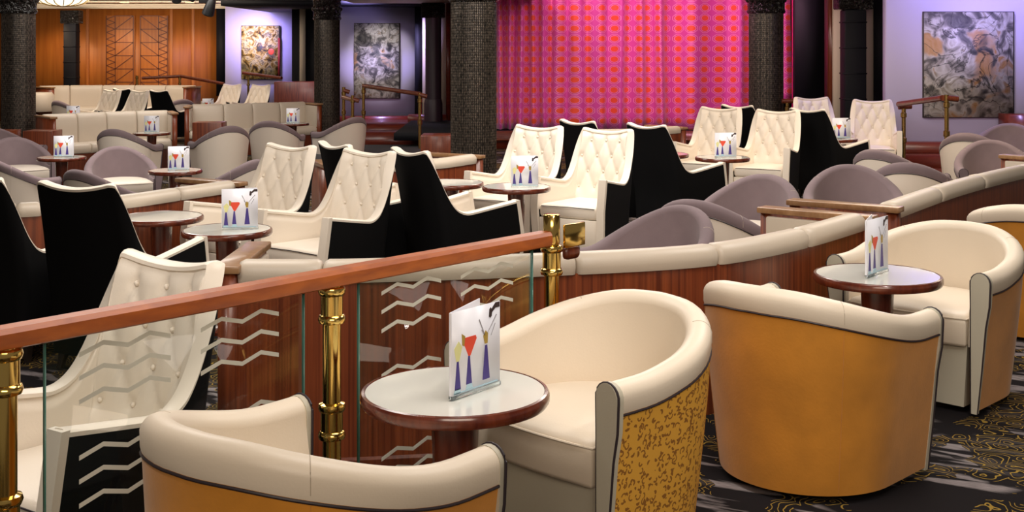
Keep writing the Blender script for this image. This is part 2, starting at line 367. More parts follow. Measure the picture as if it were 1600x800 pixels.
def catmull(P, per=10):
    out = []
    for i in range(len(P) - 1):
        p0 = P[max(i - 1, 0)]; p1 = P[i]; p2 = P[i + 1]; p3 = P[min(i + 2, len(P) - 1)]
        for k in range(per):
            t = k / per
            out.append(tuple(.5 * (2 * p1[a] + (p2[a] - p0[a]) * t + (2 * p0[a] - 5 * p1[a] + 4 * p2[a] - p3[a]) * t * t + (-p0[a] + 3 * p1[a] - 3 * p2[a] + p3[a]) * t ** 3) for a in (0, 1)))
    out.append(P[-1]); return out
def stations(pts, side=1):
    st = []
    for i, p in enumerate(pts):
        a = pts[max(i - 1, 0)]; b = pts[min(i + 1, len(pts) - 1)]
        t = (b[0] - a[0], b[1] - a[1]); L = math.hypot(*t) or 1
        st.append((p, (-t[1] / L * side, t[0] / L * side)))
    return st
def tag(o, label, cat, group=None, kind=None):
    o['label'] = label; o['category'] = cat
    if group: o['group'] = group
    if kind: o['kind'] = kind
    return o
def thing(name, label=None, cat=None, loc=(0, 0, 0), rz=0, group=None):
    o = bpy.data.objects.new(name, None); COL.objects.link(o); o.empty_display_size = .1
    o.location = loc; o.rotation_euler = (0, 0, rz)
    if label: tag(o, label, cat, group)
    return o
KIDS = {}
def kids(o): return [c for c in COL.objects if c.parent == o]
def dup(root, loc, rz, label, group=None, skip=()):
    r = root.copy(); COL.objects.link(r); r.location = loc; r.rotation_euler = (0, 0, rz); r['label'] = label
    if group: r['group'] = group
    for ch in kids(root):
        if ch.name.split('.')[0] in skip: continue
        c = ch.copy(); COL.objects.link(c); c.parent = r
        for g in kids(ch):
            d = g.copy(); COL.objects.link(d); d.parent = c
    return r
def struct(o): o['kind'] = 'structure'; return o

# ------------------------------------------------------------------ the setting
ZA, ZM, ZL = 0.0, -0.13, -0.30
def slab(name, poly, ztop, thick, mat, kind=True):
    vs = [(x, y, ztop) for x, y in poly] + [(x, y, ztop - thick) for x, y in poly]; k = len(poly)
    fs = [list(range(k)), list(range(2 * k - 1, k - 1, -1))] + [(i, i + k, (i + 1) % k + k, (i + 1) % k) for i in range(k)]
    o = mesh(name, vs, fs, mat, None, False); return struct(o) if kind else o
RD = (.66, .7513); R0 = (-.537, 3.70)
RK = 1.045
def RPf(t): return (RK * (R0[0] + RD[0] * t), RK * (R0[1] + RD[1] * t))
def RP(t, off=0): return (R0[0] + RD[0] * t + RD[1] * off, R0[1] + RD[1] * t - RD[0] * off)
B1 = catmull([(-1.12, 5.05), (-.62, 5.06), (.215, 5.22), (.866, 5.44), (1.37, 5.89), (1.84, 6.49)], 8)
B2 = catmull([(2.13, 6.90), (2.865, 7.96), (3.70, 8.99), (4.4, 9.7)], 8)
BL = catmull([(-3.9, 7.75), (-3.09, 7.93), (-2.61, 8.32), (-2.35, 8.75), (-2.06, 9.25)], 8)
BM = catmull([(-1.5, 10.55), (-1.1, 10.72), (-.65, 11.0), (-.33, 11.5)], 8)
BF = catmull([(.95, 14.8), (1.5, 14.95), (2.10, 15.45)], 8)
slab('floor', [(-14, 1), (12, 1), (12, 33), (-14, 33)], ZL, .3, M['carpet'])
slab('floor', [RPf(-3.4), RPf(1.02), (.2, 5.2)] + B1[16:] + B2 + [(9, 13), (9, 33), (-1.6, 33), (-1.6, 10.2), (-2.0, 9.3)] + BL[::-1] + [(-6, 7.6), (-6, 1.2)], ZM, .16, M['carpet'])
slab('floor', [(9, 1.0), (9, 12.9)] + B2[::-1] + B1[:15:-1] + [(.2, 5.2), RPf(1.02), RPf(-3.4)], ZA, .12, M['carpet'])
slab('floor', [(-3.0, 17.0), (-.9, 15.4), (-.9, 21.5), (-3.4, 21.5)], ZM + .02, .02, M['carpetgrey'])
slab('ceiling', [(-14, .5), (12, .5), (12, 33), (-14, 33)], 3.45, .1, M['ceiling'])
# trim_1: stepped cornice over the left and middle back wall
YW = 31.0
def trim(name, c, s, mat, **k): return struct(box(name, c, s, mat, **k))
def wallbox(name, px0, px1, d, py0, py1, mat, depth=.12, **k):
    x0, x1 = X(px0, d), X(px1, d); z1, z0 = Z(py0, d), Z(py1, d)
    return box(name, ((x0 + x1) / 2, d + depth / 2, (z0 + z1) / 2), (x1 - x0, depth, z1 - z0), mat, **k)
trim('ceiling', (-8.6, 28.8, 2.68), (9.5, 4.6, .12), M['cornice'])
for i in range(3):
    trim('trim_1', (-8.8, 30.7 - .14 * i, 2.53 + .035 * i), (9.4, .3, .04), M['cornice'], bev=.008)
# left wall in amber veneer
wl = struct(box('wall_left', (-10.3, YW + .1, 1.1), (6.3, .2, 3.0), M['wall_wood']))
struct(box('wall_far_left', (-13.4, 27, 1.0), (.2, 10, 4.2), M['blackwall']))
for px in (137, 268, 302): trim('trim_2', (X(px, YW), YW - .015, 1.1), (.07, .03, 2.9), M['wall_wood'], bev=.006)
# carved double door in the veneer wall
dr = thing('carved_panel_door', 'pair of amber wood door panels carved with zigzag triangles on the left back wall', 'door', (X(215, YW), YW, 0))
for sgn in (-1, 1):
    cx = sgn * .42
    pn = box('door_panel', (cx, -.03, 1.35), (.72, .05, 2.0), M['wall_wood'], dr, bev=.008)
    bm = bmesh.new()
    def ln(x0, z0, x1, z1, wd=.022):
        L = math.hypot(x1 - x0, z1 - z0); a = math.atan2(z1 - z0, x1 - x0)
        box_bm(bm, ((x0 + x1) / 2, -.058, (z0 + z1) / 2), (L, .012, wd), ry=-a)
    xo, xi, xm = cx + sgn * .34, cx - sgn * .33, cx + sgn * .12
    z0, hh = .36, .33
    ln(xo, z0, xo, z0 + 6 * hh); ln(xi, z0, xi, z0 + 6 * hh); ln(xm, z0, xm, z0 + 6 * hh)
    for k in range(7):
        ln(xi, z0 + k * hh, xm, z0 + k * hh)
        if k < 6:
            ln(xm, z0 + k * hh, xi, z0 + (k + 1) * hh)
            for q in range(2):
                za = z0 + k * hh + q * hh / 2
                ln(xm, za, xo, za + hh / 4); ln(xo, za + hh / 4, xm, za + hh / 2)
    from_bm('carved_line', bm, M['carve'], pn, False)
# middle back walls
struct(wallbox('wall_back', 338, 354, 30.6, 8, 150, M['blackwall'], .4))
struct(wallbox('wall_back', 352, 460, 30.0, 6, 190, M['lav'], .2))
struct(wallbox('wall_back', 456, 540, 27.5, 6, 200, M['blackwall'], .2))
struct(wallbox('trim_3', 468, 477, 27.4, 12, 128, M['creamstrip'], .06))
struct(wallbox('wall_back', 527, 652, 26.0, 4, 182, M['lav'], .2))
struct(wallbox('wall_back', 648, 662, 25.4, 4, 200, M['blackwall'], .5))
struct(wallbox('wall_back', 660, 700, 25.2, 2, 196, M['creamstrip'], .2))
struct(wallbox('trim_4', 697, 703, 24.6, 2, 200, M['redwood'], .5))
struct(wallbox('wall_back', 700, 790, 25.5, -80, 215, M['blackwall'], .2))
# dark soffit and pink lit beam over the middle
struct(wallbox('trim_5', 345, 655, 25.0, 0, 9, M['blackwall'], 5.5))
struct(box('ceiling', (-1.35, 22.0, 2.49), (3.6, 5.5, .09), M['cornice']))
# red wood plinths below the lavender wall
struct(wallbox('trim_6', 530, 658, 25.6, 182, 198, M['redwood'], .3))
struct(wallbox('trim_6', 637, 700, 24.6, 180, 196, M['redwood'], .4))
struct(wallbox('trim_6', 520, 705, 23.6, 196, 216, M['redwood'], 1.9))
struct(wallbox('trim_6', 520, 705, 22.6, 208, 236, M['redwood'], .9))
# stage
struct(box('floor', (3.2, 24.0, .06), (10.4, 6.0, .12), M['blackwall']))
struct(wallbox('trim_7', 745, 1400, 20.9, 205, 240, M['redwood'], .1))
struct(wallbox('trim_7', 745, 1400, 20.8, 217, 220, M['mahog'], .08))
struct(box('wall_back', (4.5, 26.0, 1.4), (12, .2, 4.0), M['blackwall']))
# stage curtain, pleated
def curtain(name, px0, px1, d, ztop, zbot, label, amp=.13, seed=1):
    rnd = random.Random(seed); x0, x1 = X(px0, d), X(px1, d)
    n = int((x1 - x0) / .02); ph = []
    p = 0
    vs, fs, uvs = [], [], []; rows = 14
    ks = []
    a = 0; f = 0
    for i in range(n + 1):
        f += .02 * (2 * PI / .34) * (1 + .45 * math.sin(i * .021 + seed) + .3 * math.sin(i * .057))
        ks.append(f)
    acc = 0; prev = None
    for i in range(n + 1):
        x = x0 + (x1 - x0) * i / n
        am = amp * (.75 + .35 * math.sin(i * .033 + 2))
        y = am * math.sin(ks[i]) + .25 * am * math.sin(ks[i] * 2.1 + 1)
        if prev is not None: acc += math.hypot(x - prev[0], y - prev[1])
        prev = (x, y)
        for r in range(rows + 1):
            t = r / rows
            z = zbot + (ztop - zbot) * t
            sway = .03 * math.sin(ks[i] * .31 + t * 2.2) * (1 - t)
            vs.append((x + sway, d + y * (.82 + .25 * (1 - t)), z)); uvs.append((acc, z))
    k = rows + 1
    for i in range(n):
        for r in range(rows): fs.append((i * k + r, (i + 1) * k + r, (i + 1) * k + r + 1, i * k + r + 1))
    o = mesh(name, vs, fs, M['curtain'], None, uv=uvs, sharp=3)
    sm = o.modifiers.new('thickness', 'SOLIDIFY'); sm.thickness = .006
    return tag(o, label, 'curtain')
curtain('stage_curtain', 766, 1195, 22.0, 3.2, .13, 'wide pleated pink stage curtain patterned with orange discs')
curtain('stage_curtain', 1195, 1236, 21.6, 3.2, .62, 'narrow end of pink disc curtain right of the beaded column', .05, 4)
tag(wallbox('stage_drape', 1238, 1248, 21.5, -60, 176, plain('magenta_drape', (.72, .015, .17), .6), .05, bev=.01), 'plain magenta drape strip edging the pink patterned curtain', 'curtain')
# right side walls
struct(wallbox('wall_right', 1243, 1299, 20.0, -60, 215, M['blackwall'], .2))
struct(wallbox('trim_8', 1296, 1305, 18.6, -60, 215, M['mahog'], .3))
struct(wallbox('wall_right', 1303, 1368, 18.5, -60, 215, M['creamstrip'], .15))
struct(wallbox('wall_right', 1366, 1394, 18.45, -60, 215, M['blackwall'], .1))
struct(box('wall_right', (X(1386, 17) + 2.6, 17.1, 1.6), (5.2, .2, 3.4), M['lav']))
struct(box('baseboard_right', (X(1400, 16.8) + 2.4, 16.85, .19), (5.0, .3, .22), M['redwood']))
struct(box('baseboard_right', (X(1400, 16.4) + 2.5, 16.5, .04), (5.2, .5, .24), M['redwood']))
struct(box('baseboard_right', (X(1400, 16.0) + 2.5, 16.2, -.06), (5.4, .6, .14), M['mahog']))
struct(wallbox('trim_8', 1583, 1640, 16.4, 180, 235, M['redwood'], .5))
struct(wallbox('trim_8', 1385, 1415, 17.4, 160, 172, M['mahog'], .2))

# ------------------------------------------------------------------ paintings
def canvas(px0, px1, d, py0, py1, mat, label):
    t = thing('painting', label, 'painting', (X((px0 + px1) / 2, d), d, Z((py0 + py1) / 2, d)), 0)
    W, H = X(px1, d) - X(px0, d), Z(py0, d) - Z(py1, d)
    box('canvas_frame', (0, .03, 0), (W, .05, H), M['canvas_edge'], t)
    box('canvas', (-.008, -.002, 0), (W - .03, .02, H - .02), mat, t)
    return t
canvas(377, 437, 29.9, 40, 124, M['paint_a'], 'yellow and white abstract painting with a red spot on the lavender wall')
tp = [c for c in COL.objects if c.name.startswith('painting')][0]
bm = bmesh.new(); bmesh.ops.create_uvsphere(bm, u_segments=16, v_segments=8, radius=.07); bmesh.ops.scale(bm, vec=(1, .12, 1.1), verts=bm.verts)
o = from_bm('red_spot', bm, M['red'], tp); o.location = (.26, -.014, .02)
box('red_edge', (.45, -.014, -.1), (.05, .01, .9), plain('painted_crimson', (.25, .02, .02), .6), tp)
canvas(553, 625, 25.9, 36, 154, M['paint_b'], 'tall silver grey abstract painting with an orange patch behind the brass stair rail')
canvas(1443, 1585, 16.95, 18, 184, M['paint_c'], 'large grey and gold abstract painting on the right lavender wall')

# ------------------------------------------------------------------ columns
def bead_column(px, d, r, label, ztop=3.4, zbase=ZM, zcap=2.1):
    t = thing('beaded_column', label, 'column', (X(px, d), d, 0), 0, 'columns wrapped in bead strands')
    n = 144; prof = [(r, zbase), (r, zcap)]
    vs, fs, uv = [], [], []
    for i in range(n + 1):
        a = 2 * PI * i / n; rr = r + (.012 if i % 2 else 0)
        for q in range(9):
            z = zbase + (zcap - zbase) * q / 8
            vs.append((rr * math.cos(a), rr * math.sin(a), z)); uv.append((i / n, z))
    for i in range(n):
        for q in range(8): fs.append((i * 9 + q, (i + 1) * 9 + q, (i + 1) * 9 + q + 1, i * 9 + q + 1))
    mesh('bead_curtain', vs, fs, M['beads'], t, uv=uv, sharp=3)
    R = r * 1.12
    cap = lathe('capital', [(r * .9, zcap - .02), (R, zcap), (R + .015, zcap + .03), (R, zcap + .06), (R * 1.02, zcap + .36), (R * 1.08, zcap + .40), (R * 1.1, zcap + .46), (R * 1.02, zcap + .5), (R * 1.02, ztop)], M['relief'], t, 40)
    bm = bmesh.new()
    for i in range(14):
        a = 2 * PI * i / 14
        mt = Matrix.Translation((R * 1.03 * math.cos(a), R * 1.03 * math.sin(a), zcap + .21)) @ Matrix.Rotation(a, 4, 'Z') @ Matrix.Rotation(PI / 2, 4, 'Y')
        rr = bmesh.ops.create_cone(bm, cap_ends=True, segments=14, radius1=.062, radius2=.03, depth=.045, matrix=mt)
        rr = bmesh.ops.create_uvsphere(bm, u_segments=8, v_segments=6, radius=.022, matrix=Matrix.Translation((R * 1.07 * math.cos(a), R * 1.07 * math.sin(a), zcap + .21)))
    from_bm('carved_rosette', bm, M['cap'], cap)
    return t
bead_column(29, 19.0, .235, 'wide bead-wrapped column at the far left edge', zbase=ZL)
bead_column(511, 24.0, .235, 'slim bead-wrapped column between two lavender walls', zbase=ZL)
bead_column(740, 13.9, .245, 'large bead-wrapped column at the left end of the pink curtain')
bead_column(1197, 19.0, .25, 'bead-wrapped column standing in front of the pink curtain at right')
def pilaster(px, d, wpx, cpx, label, pycap, pybot, mat, zb, rnd=False, zt=9):
    t = thing('pilaster', label, 'column', (X(px, d), d, 0))
    W = wpx / F * d; Cw = cpx / F * d; zc = Z(pycap, d)
    if rnd: lathe('shaft', [(W / 2, zb + .5), (W / 2, zc)], mat, t, 24); lathe('base', [(W * .58, zb), (W * .58, zb + .42), (W * .52, zb + .5)], mat, t, 24)
    else: box('shaft', (0, 0, (zb + zc) / 2), (W, .3, zc - zb), mat, t, bev=.03)
    if not rnd:
        for k in range(6): box('shaft_band', (0, 0, zb + (zc - zb) * (k + .5) / 6), (W * 1.02, .31, .02), M['blackwall'], t)
    c = box('capital', (0, 0, zc + min(.56, zt - zc) / 2), (Cw, .34, min(.56, zt - zc)), M['relief'], t, bev=.02)
    return t
pilaster(112, 30.0, 20, 29, 'dark square pilaster on the amber wood wall', 37, 135, M['blackwall'], -.1, zt=2.45)
pilaster(677, 24.4, 25, 36, 'plum round pilaster with carved capital beside the pink lit strip', 28, 196, M['plum'], .05, True, zt=2.44)
pilaster(1333, 18.1, 34, 54, 'dark square pilaster between cream strips right of the stage', 15, 200, M['blackwall'], -.1)

# ------------------------------------------------------------------ tub chair
def tub_path(n=44, R=.345, fwd=.28):
    L1 = fwd; La = PI * R; tot = 2 * L1 + La; st = []
    for i in range(n + 1):
        s = tot * i / n
        if s < L1: p = (-R, -(L1 - s)); nn = (-1, 0)
        elif s > L1 + La: p = (R, -(s - L1 - La)); nn = (1, 0)
        else:
            a = PI - (s - L1) / R; p = (R * math.cos(a), R * math.sin(a)); nn = (math.cos(a), math.sin(a))
        st.append((p, nn, 2 * i / n - 1))
    return st
def make_tub(inner, roll, outer, capm, seatm, basem, pipe, ha=.638, hb=.758, s0=.12, sw=.76):
    t = thing('tub_chair'); full = tub_path(); st = [(p, nn) for p, nn, s in full]
    def h(i):
        s = abs(full[i][2]); q = min(1, max(0, (s - s0) / sw)); return ha + (hb - ha) * (1 - q * q * (3 - 2 * q)) - .008 * min(1, s / .3)
    def sm(z): # flare of the outside: narrower at the floor
        return -.055 * (1 - min(1, z / .62)) ** 1.2
    # rolled top pad
    ring = []
    for k in range(14):
        a = -PI * .16 + (PI * 1.32) * k / 13
        ring.append((.043 * math.cos(a) + .004, .043 * math.sin(a)))
    def pr(i):
        H = h(i); o = [(x * 1.0, H - .043 + y) for x, y in ring]
        o = [(.040, H - .092), (.046, H - .072)] + [(x, z) for x, z in o if z > H - .058] + [(-.030, H - .062), (-.020, H - .075)]
        return o
    sweep('top_roll', st, pr, roll, t)
    sweep('outer_shell', st, lambda i: [(sm(.03) + .036, .03), (sm(.18) + .038, .18), (sm(.34) + .04, .34), (sm(.48) + .042, .48), (.042, h(i) - .086), (0.02, h(i) - .086), (.0, .34), (sm(.03), .03)], outer, t, uv=True)
    sweep('inner_shell', st, lambda i: [(-.0385, h(i) - .040), (-.0405, h(i) - .075), (-.046, .56 * (h(i) - .07) + .44 * .46), (-.056, .46), (-.06, .30), (-.0, .30), (0.0, h(i) - .045)], inner, t)
    tube('piping', [(p[0] + nn[0] * .043, p[1] + nn[1] * .043, h(i) - .090) for i, (p, nn) in enumerate(st)], .004, pipe, t, 6)
    for q in (14, 30):
        p, nn = st[q]; Hq = h(q)
        tube('roll_seam', [(p[0] + nn[0] * x, p[1] + nn[1] * x, Hq - .043 + y) for x, y in [(.0465, -.03)] + [(a_ * 1.0, b_ * 1.0) for a_, b_ in ring[1:9]]], .0012, M['seam'], t, 5)
        tube('shell_seam', [(p[0] + nn[0] * o_, p[1] + nn[1] * o_, z) for o_, z in ((sm(.04) + .0365, .04), (sm(.18) + .0385, .18), (sm(.34) + .0405, .34), (sm(.48) + .0425, .48), (.0425, Hq - .092))], .0013, outer, t, 5)
    # arm fronts
    for sgn in (-1, 1):
        cx = sgn * .345; Hh = h(0)
        pts = []
        def at(n_, z): return cx + sgn * n_
        pro = [(sm(.02) + .040, .02), (sm(.2) + .042, .2), (sm(.4) + .043, .4), (.044, .49)]
        for k in range(11):
            a = -.15 + (PI + .3) * k / 10; pro.append((.046 * math.cos(a) + .003, Hh - .044 + .046 * math.sin(a)))
        pro += [(-.041, .49), (-.041, .3), (-.040, .02)]
        y0, y1 = -.28, -.306
        vs = [(at(a, z), y0, z) for a, z in pro] + [(at(a * .9, z if z < .1 else z - .004), y1, z) for a, z in pro]; k = len(pro)
        fs = [list(range(k)), list(range(2 * k - 1, k - 1, -1))] + [(i, (i + 1) % k, (i + 1) % k + k, i + k) for i in range(k)]
        ap = mesh('arm_front', vs, fs, capm, t)
        tube('arm_piping', [(at(a * .98, z), y1 + .005, z) for a, z in pro], .004, pipe, ap, 6)
    # seat cushion, D shaped with crowned top
    R = .282; outl = []
    for k in range(25):
        a = PI * k / 24; outl.append((R * math.cos(a), R * math.sin(a)))
    outl = [(R, -.30)] + outl + [(-R, -.30)]
    nfr = 8
    for k in range(1, nfr): outl.append((-R + 2 * R * k / nfr, -.30 - .02 * math.sin(PI * k / nfr)))
    def ringz(sc, z): return [(x * sc, (y + .02) * sc - .02, z) for x, y in outl]
    lv = [(.97, .30), (1.0, .315), (1.0, .40), (.985, .425), (.95, .44), (.8, .452), (.5, .46), (.2, .463)]
    vs = []; k = len(outl)
    for sc, z in lv: vs += ringz(sc, z)
    fs = []
    for a in range(len(lv) - 1):
        for i in range(k): fs.append((a * k + i, a * k + (i + 1) % k, (a + 1) * k + (i + 1) % k, (a + 1) * k + i))
    fs.append(list(range(k))); fs.append([(len(lv) - 1) * k + i for i in range(k)])
    sc_ = mesh('seat_cushion', vs, fs, seatm, t, sharp=math.radians(70))
    tube('cushion_piping', [(x * 1.0, (y + .02) - .02, .422) for x, y in outl], .004, seatm, sc_, 6, closed=True)
    # apron under the cushion
    ap = [(x * .985, max(y, -.275)) for x, y in outl]
    vs = [(x, y, .30) for x, y in ap] + [(x * .93, y * .97, .03) for x, y in ap]
    fs = [list(range(k)), list(range(2 * k - 1, k - 1, -1))] + [(i, (i + 1) % k, (i + 1) % k + k, i + k) for i in range(k)]
    mesh('seat_base', vs, fs, basem, t)
    lathe('foot_plinth', [(.26, 0), (.27, .03)], M['darkleg'], t, 24)
    return t
tub_o = make_tub(M['tubcream'], M['tubcream'], M['orange'], M['armcream'], M['tubcream'], M['armcream'], M['piping'])
def yaw(fx, fy): return math.atan2(fx, -fy)     # model faces -Y
def tub(src, x, y, z, f, label, grp, first=[None], squig=False):
    r = dup(src, (x, y, z), yaw(*f), label, grp); r['category'] = 'chair'; return r
GO = 'cream and orange tub chairs on the upper floor'
o1 = tub(tub_o, -.51, 3.06, ZA, (.62, .78), 'tub chair with plain orange back, nearest the camera at bottom left', GO)
o2 = tub(tub_o, .262, 4.09, ZA, (-.73, -.68), 'cream tub chair with squiggle-patterned orange side facing the nearest round table', GO)
for c in kids(o2):
    if c.name.startswith('outer_shell'):
        c.data = c.data.copy(); c.data.materials[0] = M['squiggle']; c['label'] = 'gold outer side patterned with brown squiggles'
o3 = tub(tub_o, 1.12, 4.70, ZA, (.70, .71), 'tub chair with its full orange back turned to the camera, right of centre', GO)
o4 = tub(tub_o, 1.98, 5.82, ZA, (-.69, -.72), 'open-fronted cream tub chair behind the right hand table', GO)
o5 = tub(tub_o, 2.98, 7.0, ZA, (.4, .92), 'orange backed tub chair cut off by the right edge', GO)
tub_p = make_tub(M['purple'], M['purple'], M['whitevinyl'], M['purple'], M['whitevinyl'], M['whitevinyl'], M['piping'], .55, .785, .04, .8)
GP = 'mauve tub chairs with cream outsides'
def ptub(px, d, z, f, label):
    return tub(tub_p, X(px, d), d, z, f, label, GP)
ptub(1010, 7.25, ZM, (-.75, -.66), 'mauve tub chair just behind the front wood booth, closest of the mauve ones')
ptub(1118, 8.05, ZM, (.55, .83), 'mauve tub chair with low curved arm next to the cream booth end')
ptub(1165, 9.0, ZM, (-.6, -.8), 'mauve tub chair in front of the black chair backs right of centre')
ptub(1335, 9.7, ZM, (-.15, -.99), 'wide mauve tub chair back showing above the double wood ledge')
ptub(1400, 11.7, ZM, (.75, .66), 'mauve tub chair behind the ledge, left of its lower neighbour')
ptub(1432, 10.5, ZM, (.5, .86), 'mauve tub chair with cream outside beside the cream panelled booth end')
ptub(1525, 13.9, ZM, (.6, .8), 'mauve tub chair with pale side at the foot of the right brass post')
ptub(1556, 12.3, ZM, (-.2, -.98), 'mauve tub chair behind the rear wooden ledge at right')
ptub(1572, 15.0, ZM, (-.5, -.86), 'mauve tub chair farthest right, under the grey and gold painting')
ptub(190, 13.6, ZL, (.45, -.9), 'mauve tub chair open to the camera behind the long cream booth top')
ptub(168, 11.6, ZL, (.55, .83), 'mauve topped tub chair with pale back just beyond the long cream booth')
ptub(350, 12.4, ZL, (-.9, .3), 'mauve tub chair right of the left lounge table, half behind wood ledges')
ptub(30, 15.0, ZL, (.55, -.83), 'mauve tub chair open toward the table near the left edge')
ptub(20, 12.9, ZL, (.5, .86), 'mauve topped tub chair with pale back at the left edge')
ptub(14, 16.9, ZL, (.8, -.4), 'mauve tub chair under the beaded column at far left')
ptub(198, 17.1, ZL, (.25, .97), 'mauve topped tub chair seen square from behind, left group')
ptub(346, 17.7, ZL, (-.55, .83), 'pale backed tub chair with a sweeping mauve top left of its twin')
ptub(430, 18.9, ZL, (.1, .99), 'pale backed tub chair with arched mauve top in the middle of the lower lounge')
ptub(534, 19.8, ZL, (-.75, .66), 'pale backed tub chair by the brass stair rail')
ptub(112, 25.6, ZL, (.6, .8), 'small distant mauve tub chair in front of the rear sofa')
ptub(276, 26.2, ZL, (-.6, .8), 'small distant mauve tub chair right of the far black chair backs')
ptub(60, 23.5, ZL, (.8, .3), 'small distant mauve tub chair right beside the left beaded column')
for src in (tub_o, tub_p):
    for c in kids(src):
        for g in kids(c): bpy.data.objects.remove(g)
        bpy.data.objects.remove(c)
    bpy.data.objects.remove(src)

# ------------------------------------------------------------------ tufted high chair
def make_high():
    t = thing('high_back_chair')
    hw, yb, yf, rc = .292, .27, -.34, .07; hf = .338
    def fx(y): return hf + (hw - hf) * (y - yf) / (yb - rc - yf)
    pts = []; n1, n2, n3 = 24, 6, 14
    for i in range(n1): yy_ = yf + (yb - rc - yf) * (1 - (1 - i / n1) ** 1.5); pts.append((-fx(yy_), yy_))
    for i in range(n2): a = PI - PI / 2 * i / n2; pts.append((-hw + rc + rc * math.cos(a), yb - rc + rc * math.sin(a)))
    for i in range(n3): pts.append((-hw + rc + (2 * hw - 2 * rc) * i / n3, yb + .03 * math.sin(PI * i / n3)))
    for i in range(n2): a = PI / 2 - PI / 2 * i / n2; pts.append((hw - rc + rc * math.cos(a), yb - rc + rc * math.sin(a)))
    for i in range(n1 + 1): yy_ = yb - rc - (yb - rc - yf) * (i / n1) ** 1.5; pts.append((fx(yy_), yy_))
    st = [(p, (-nn[0], -nn[1])) for p, nn in stations(pts, 1)]
    # outward normals
    st = [(p, nn if nn[0] * p[0] + nn[1] * (p[1]) > 0 else (-nn[0], -nn[1])) for p, nn in st]
    def H(i):
        p = st[i][0]; q = (yb - p[1]) / (yb - yf)
        if q < .002: return 1.002 + .028 * (abs(p[0]) / (hw - rc)) ** 2
        e = math.exp(-(max(0, q - .015) / .105) ** 1.35)
        return .60 + .43 * e + .10 * max(0, q - .35) 
    def shear(x, y, z):
        k = max(0, z - .42); s = .13 * k + .12 * k * k
        w_ = 1 - .07 * max(0, (.5 - z) / .5) - .055 * max(0, z - .62) / .4
        return (x * w_, (y if z > .4 else y * w_) + s, z)
    T = .05
    def grid(name, off, z0, zt, mat, disp=None, nv=14, thick=True):
        vs, fs = [], []
        for i, (p, nn) in enumerate(st):
            top = H(i) + zt
            for v in range(nv + 1):
                z = z0 + (top - z0) * v / nv
                o = off + (disp(i, p, z) if disp else 0)
                vs.append(shear(p[0] + nn[0] * o, p[1] + nn[1] * o, z))
        k = nv + 1
        for i in range(len(st) - 1):
            for v in range(nv): fs.append((i * k + v, (i + 1) * k + v, (i + 1) * k + v + 1, i * k + v + 1))
        return vs, fs
    vo, fo = grid('', .0, .10, -.012, None)
    vi, fi = grid('', -.018, .10, -.012, None)
    k = len(vo); nv = 15
    fs = fo + [tuple(reversed([a + k for a in f])) for f in fi]
    # close the rims
    ns = len(st)
    for i in range(ns - 1):
        a, b_ = i * nv, (i + 1) * nv
        fs.append((a + nv - 1, b_ + nv - 1, b_ + nv - 1 + k, a + nv - 1 + k)); fs.append((a, a + k, b_ + k, b_))
    mesh('outer_shell', vo + vi, fs, M['black'], t)
    # tufting
    arc = [0]
    for i in range(1, ns): arc.append(arc[-1] + math.hypot(st[i][0][0] - st[i - 1][0][0], st[i][0][1] - st[i - 1][0][1]))
    mid = arc[-1] / 2
    rows = [.93, .80, .67, .54]; btn = []
    for r, z in enumerate(rows):
        xs = (-.15, 0, .15) if r % 2 == 0 else (-.22, -.075, .075, .22)
        btn += [(x, z, r) for x in xs]
    segs = [((a[0], a[1]), (b2[0], b2[1])) for a in btn for b2 in btn if b2[2] == a[2] + 1 and abs(a[0] - b2[0]) < .09]
    segs += [((x, rows[0]), (x, 1.03)) for x in (-.15, 0, .15)]
    def dist(p, s):
        ax, ay = s[0]; bx, by = s[1]; dx, dy = bx - ax, by - ay; L = dx * dx + dy * dy
        u_ = max(0, min(1, ((p[0] - ax) * dx + (p[1] - ay) * dy) / L)); return math.hypot(p[0] - ax - u_ * dx, p[1] - ay - u_ * dy)
    # resampled lining for detail
    nS = 140; tot = arc[-1]
    def samp(s):
        s = max(0, min(tot, s))
        lo = 0
        while lo < ns - 2 and arc[lo + 1] < s: lo += 1
        f = (s - arc[lo]) / (arc[lo + 1] - arc[lo] + 1e-9)
        p = tuple(st[lo][0][a] * (1 - f) + st[lo + 1][0][a] * f for a in (0, 1)); nn = tuple(st[lo][1][a] * (1 - f) + st[lo + 1][1][a] * f for a in (0, 1))
        return p, nn, H(lo) * (1 - f) + H(lo + 1) * f
    ss = [tot * i / nS for i in range(nS + 1)]
    vs, fs = [], []; nv2 = 34
    for s in ss:
        p, nn, Hh = samp(s); a = s - mid
        for v in range(nv2 + 1):
            z = .40 + (Hh - .004 - .40) * v / nv2
            puff = .012; tf = max(0, min(1, (Hh - z - .006) / .05))
            d = 0
            if abs(a) < .42:
                fall = max(0, 1 - max(0, abs(a) - .26) / .1)
                dm = min((math.hypot(a - b2[0], z - b2[1]) for b2 in btn)); ds = min(dist((a, z), sg) for sg in segs)
                d = fall * (.016 * math.exp(-(dm / .022) ** 2) + .0085 * math.exp(-(ds / .011) ** 2) - .010 * (1 - math.exp(-(ds / .05) ** 2)))
            o = -.048 - tf * (T + puff - .048) + d * tf
            vs.append(shear(p[0] + nn[0] * o, p[1] + nn[1] * o, z))
    k2 = nv2 + 1
    for i in range(nS):
        for v in range(nv2): fs.append((i * k2 + v, (i + 1) * k2 + v, (i + 1) * k2 + v + 1, i * k2 + v + 1))
    lin = mesh('tufted_lining', vs, fs, M['cream'], t, sharp=3)
    bd = None
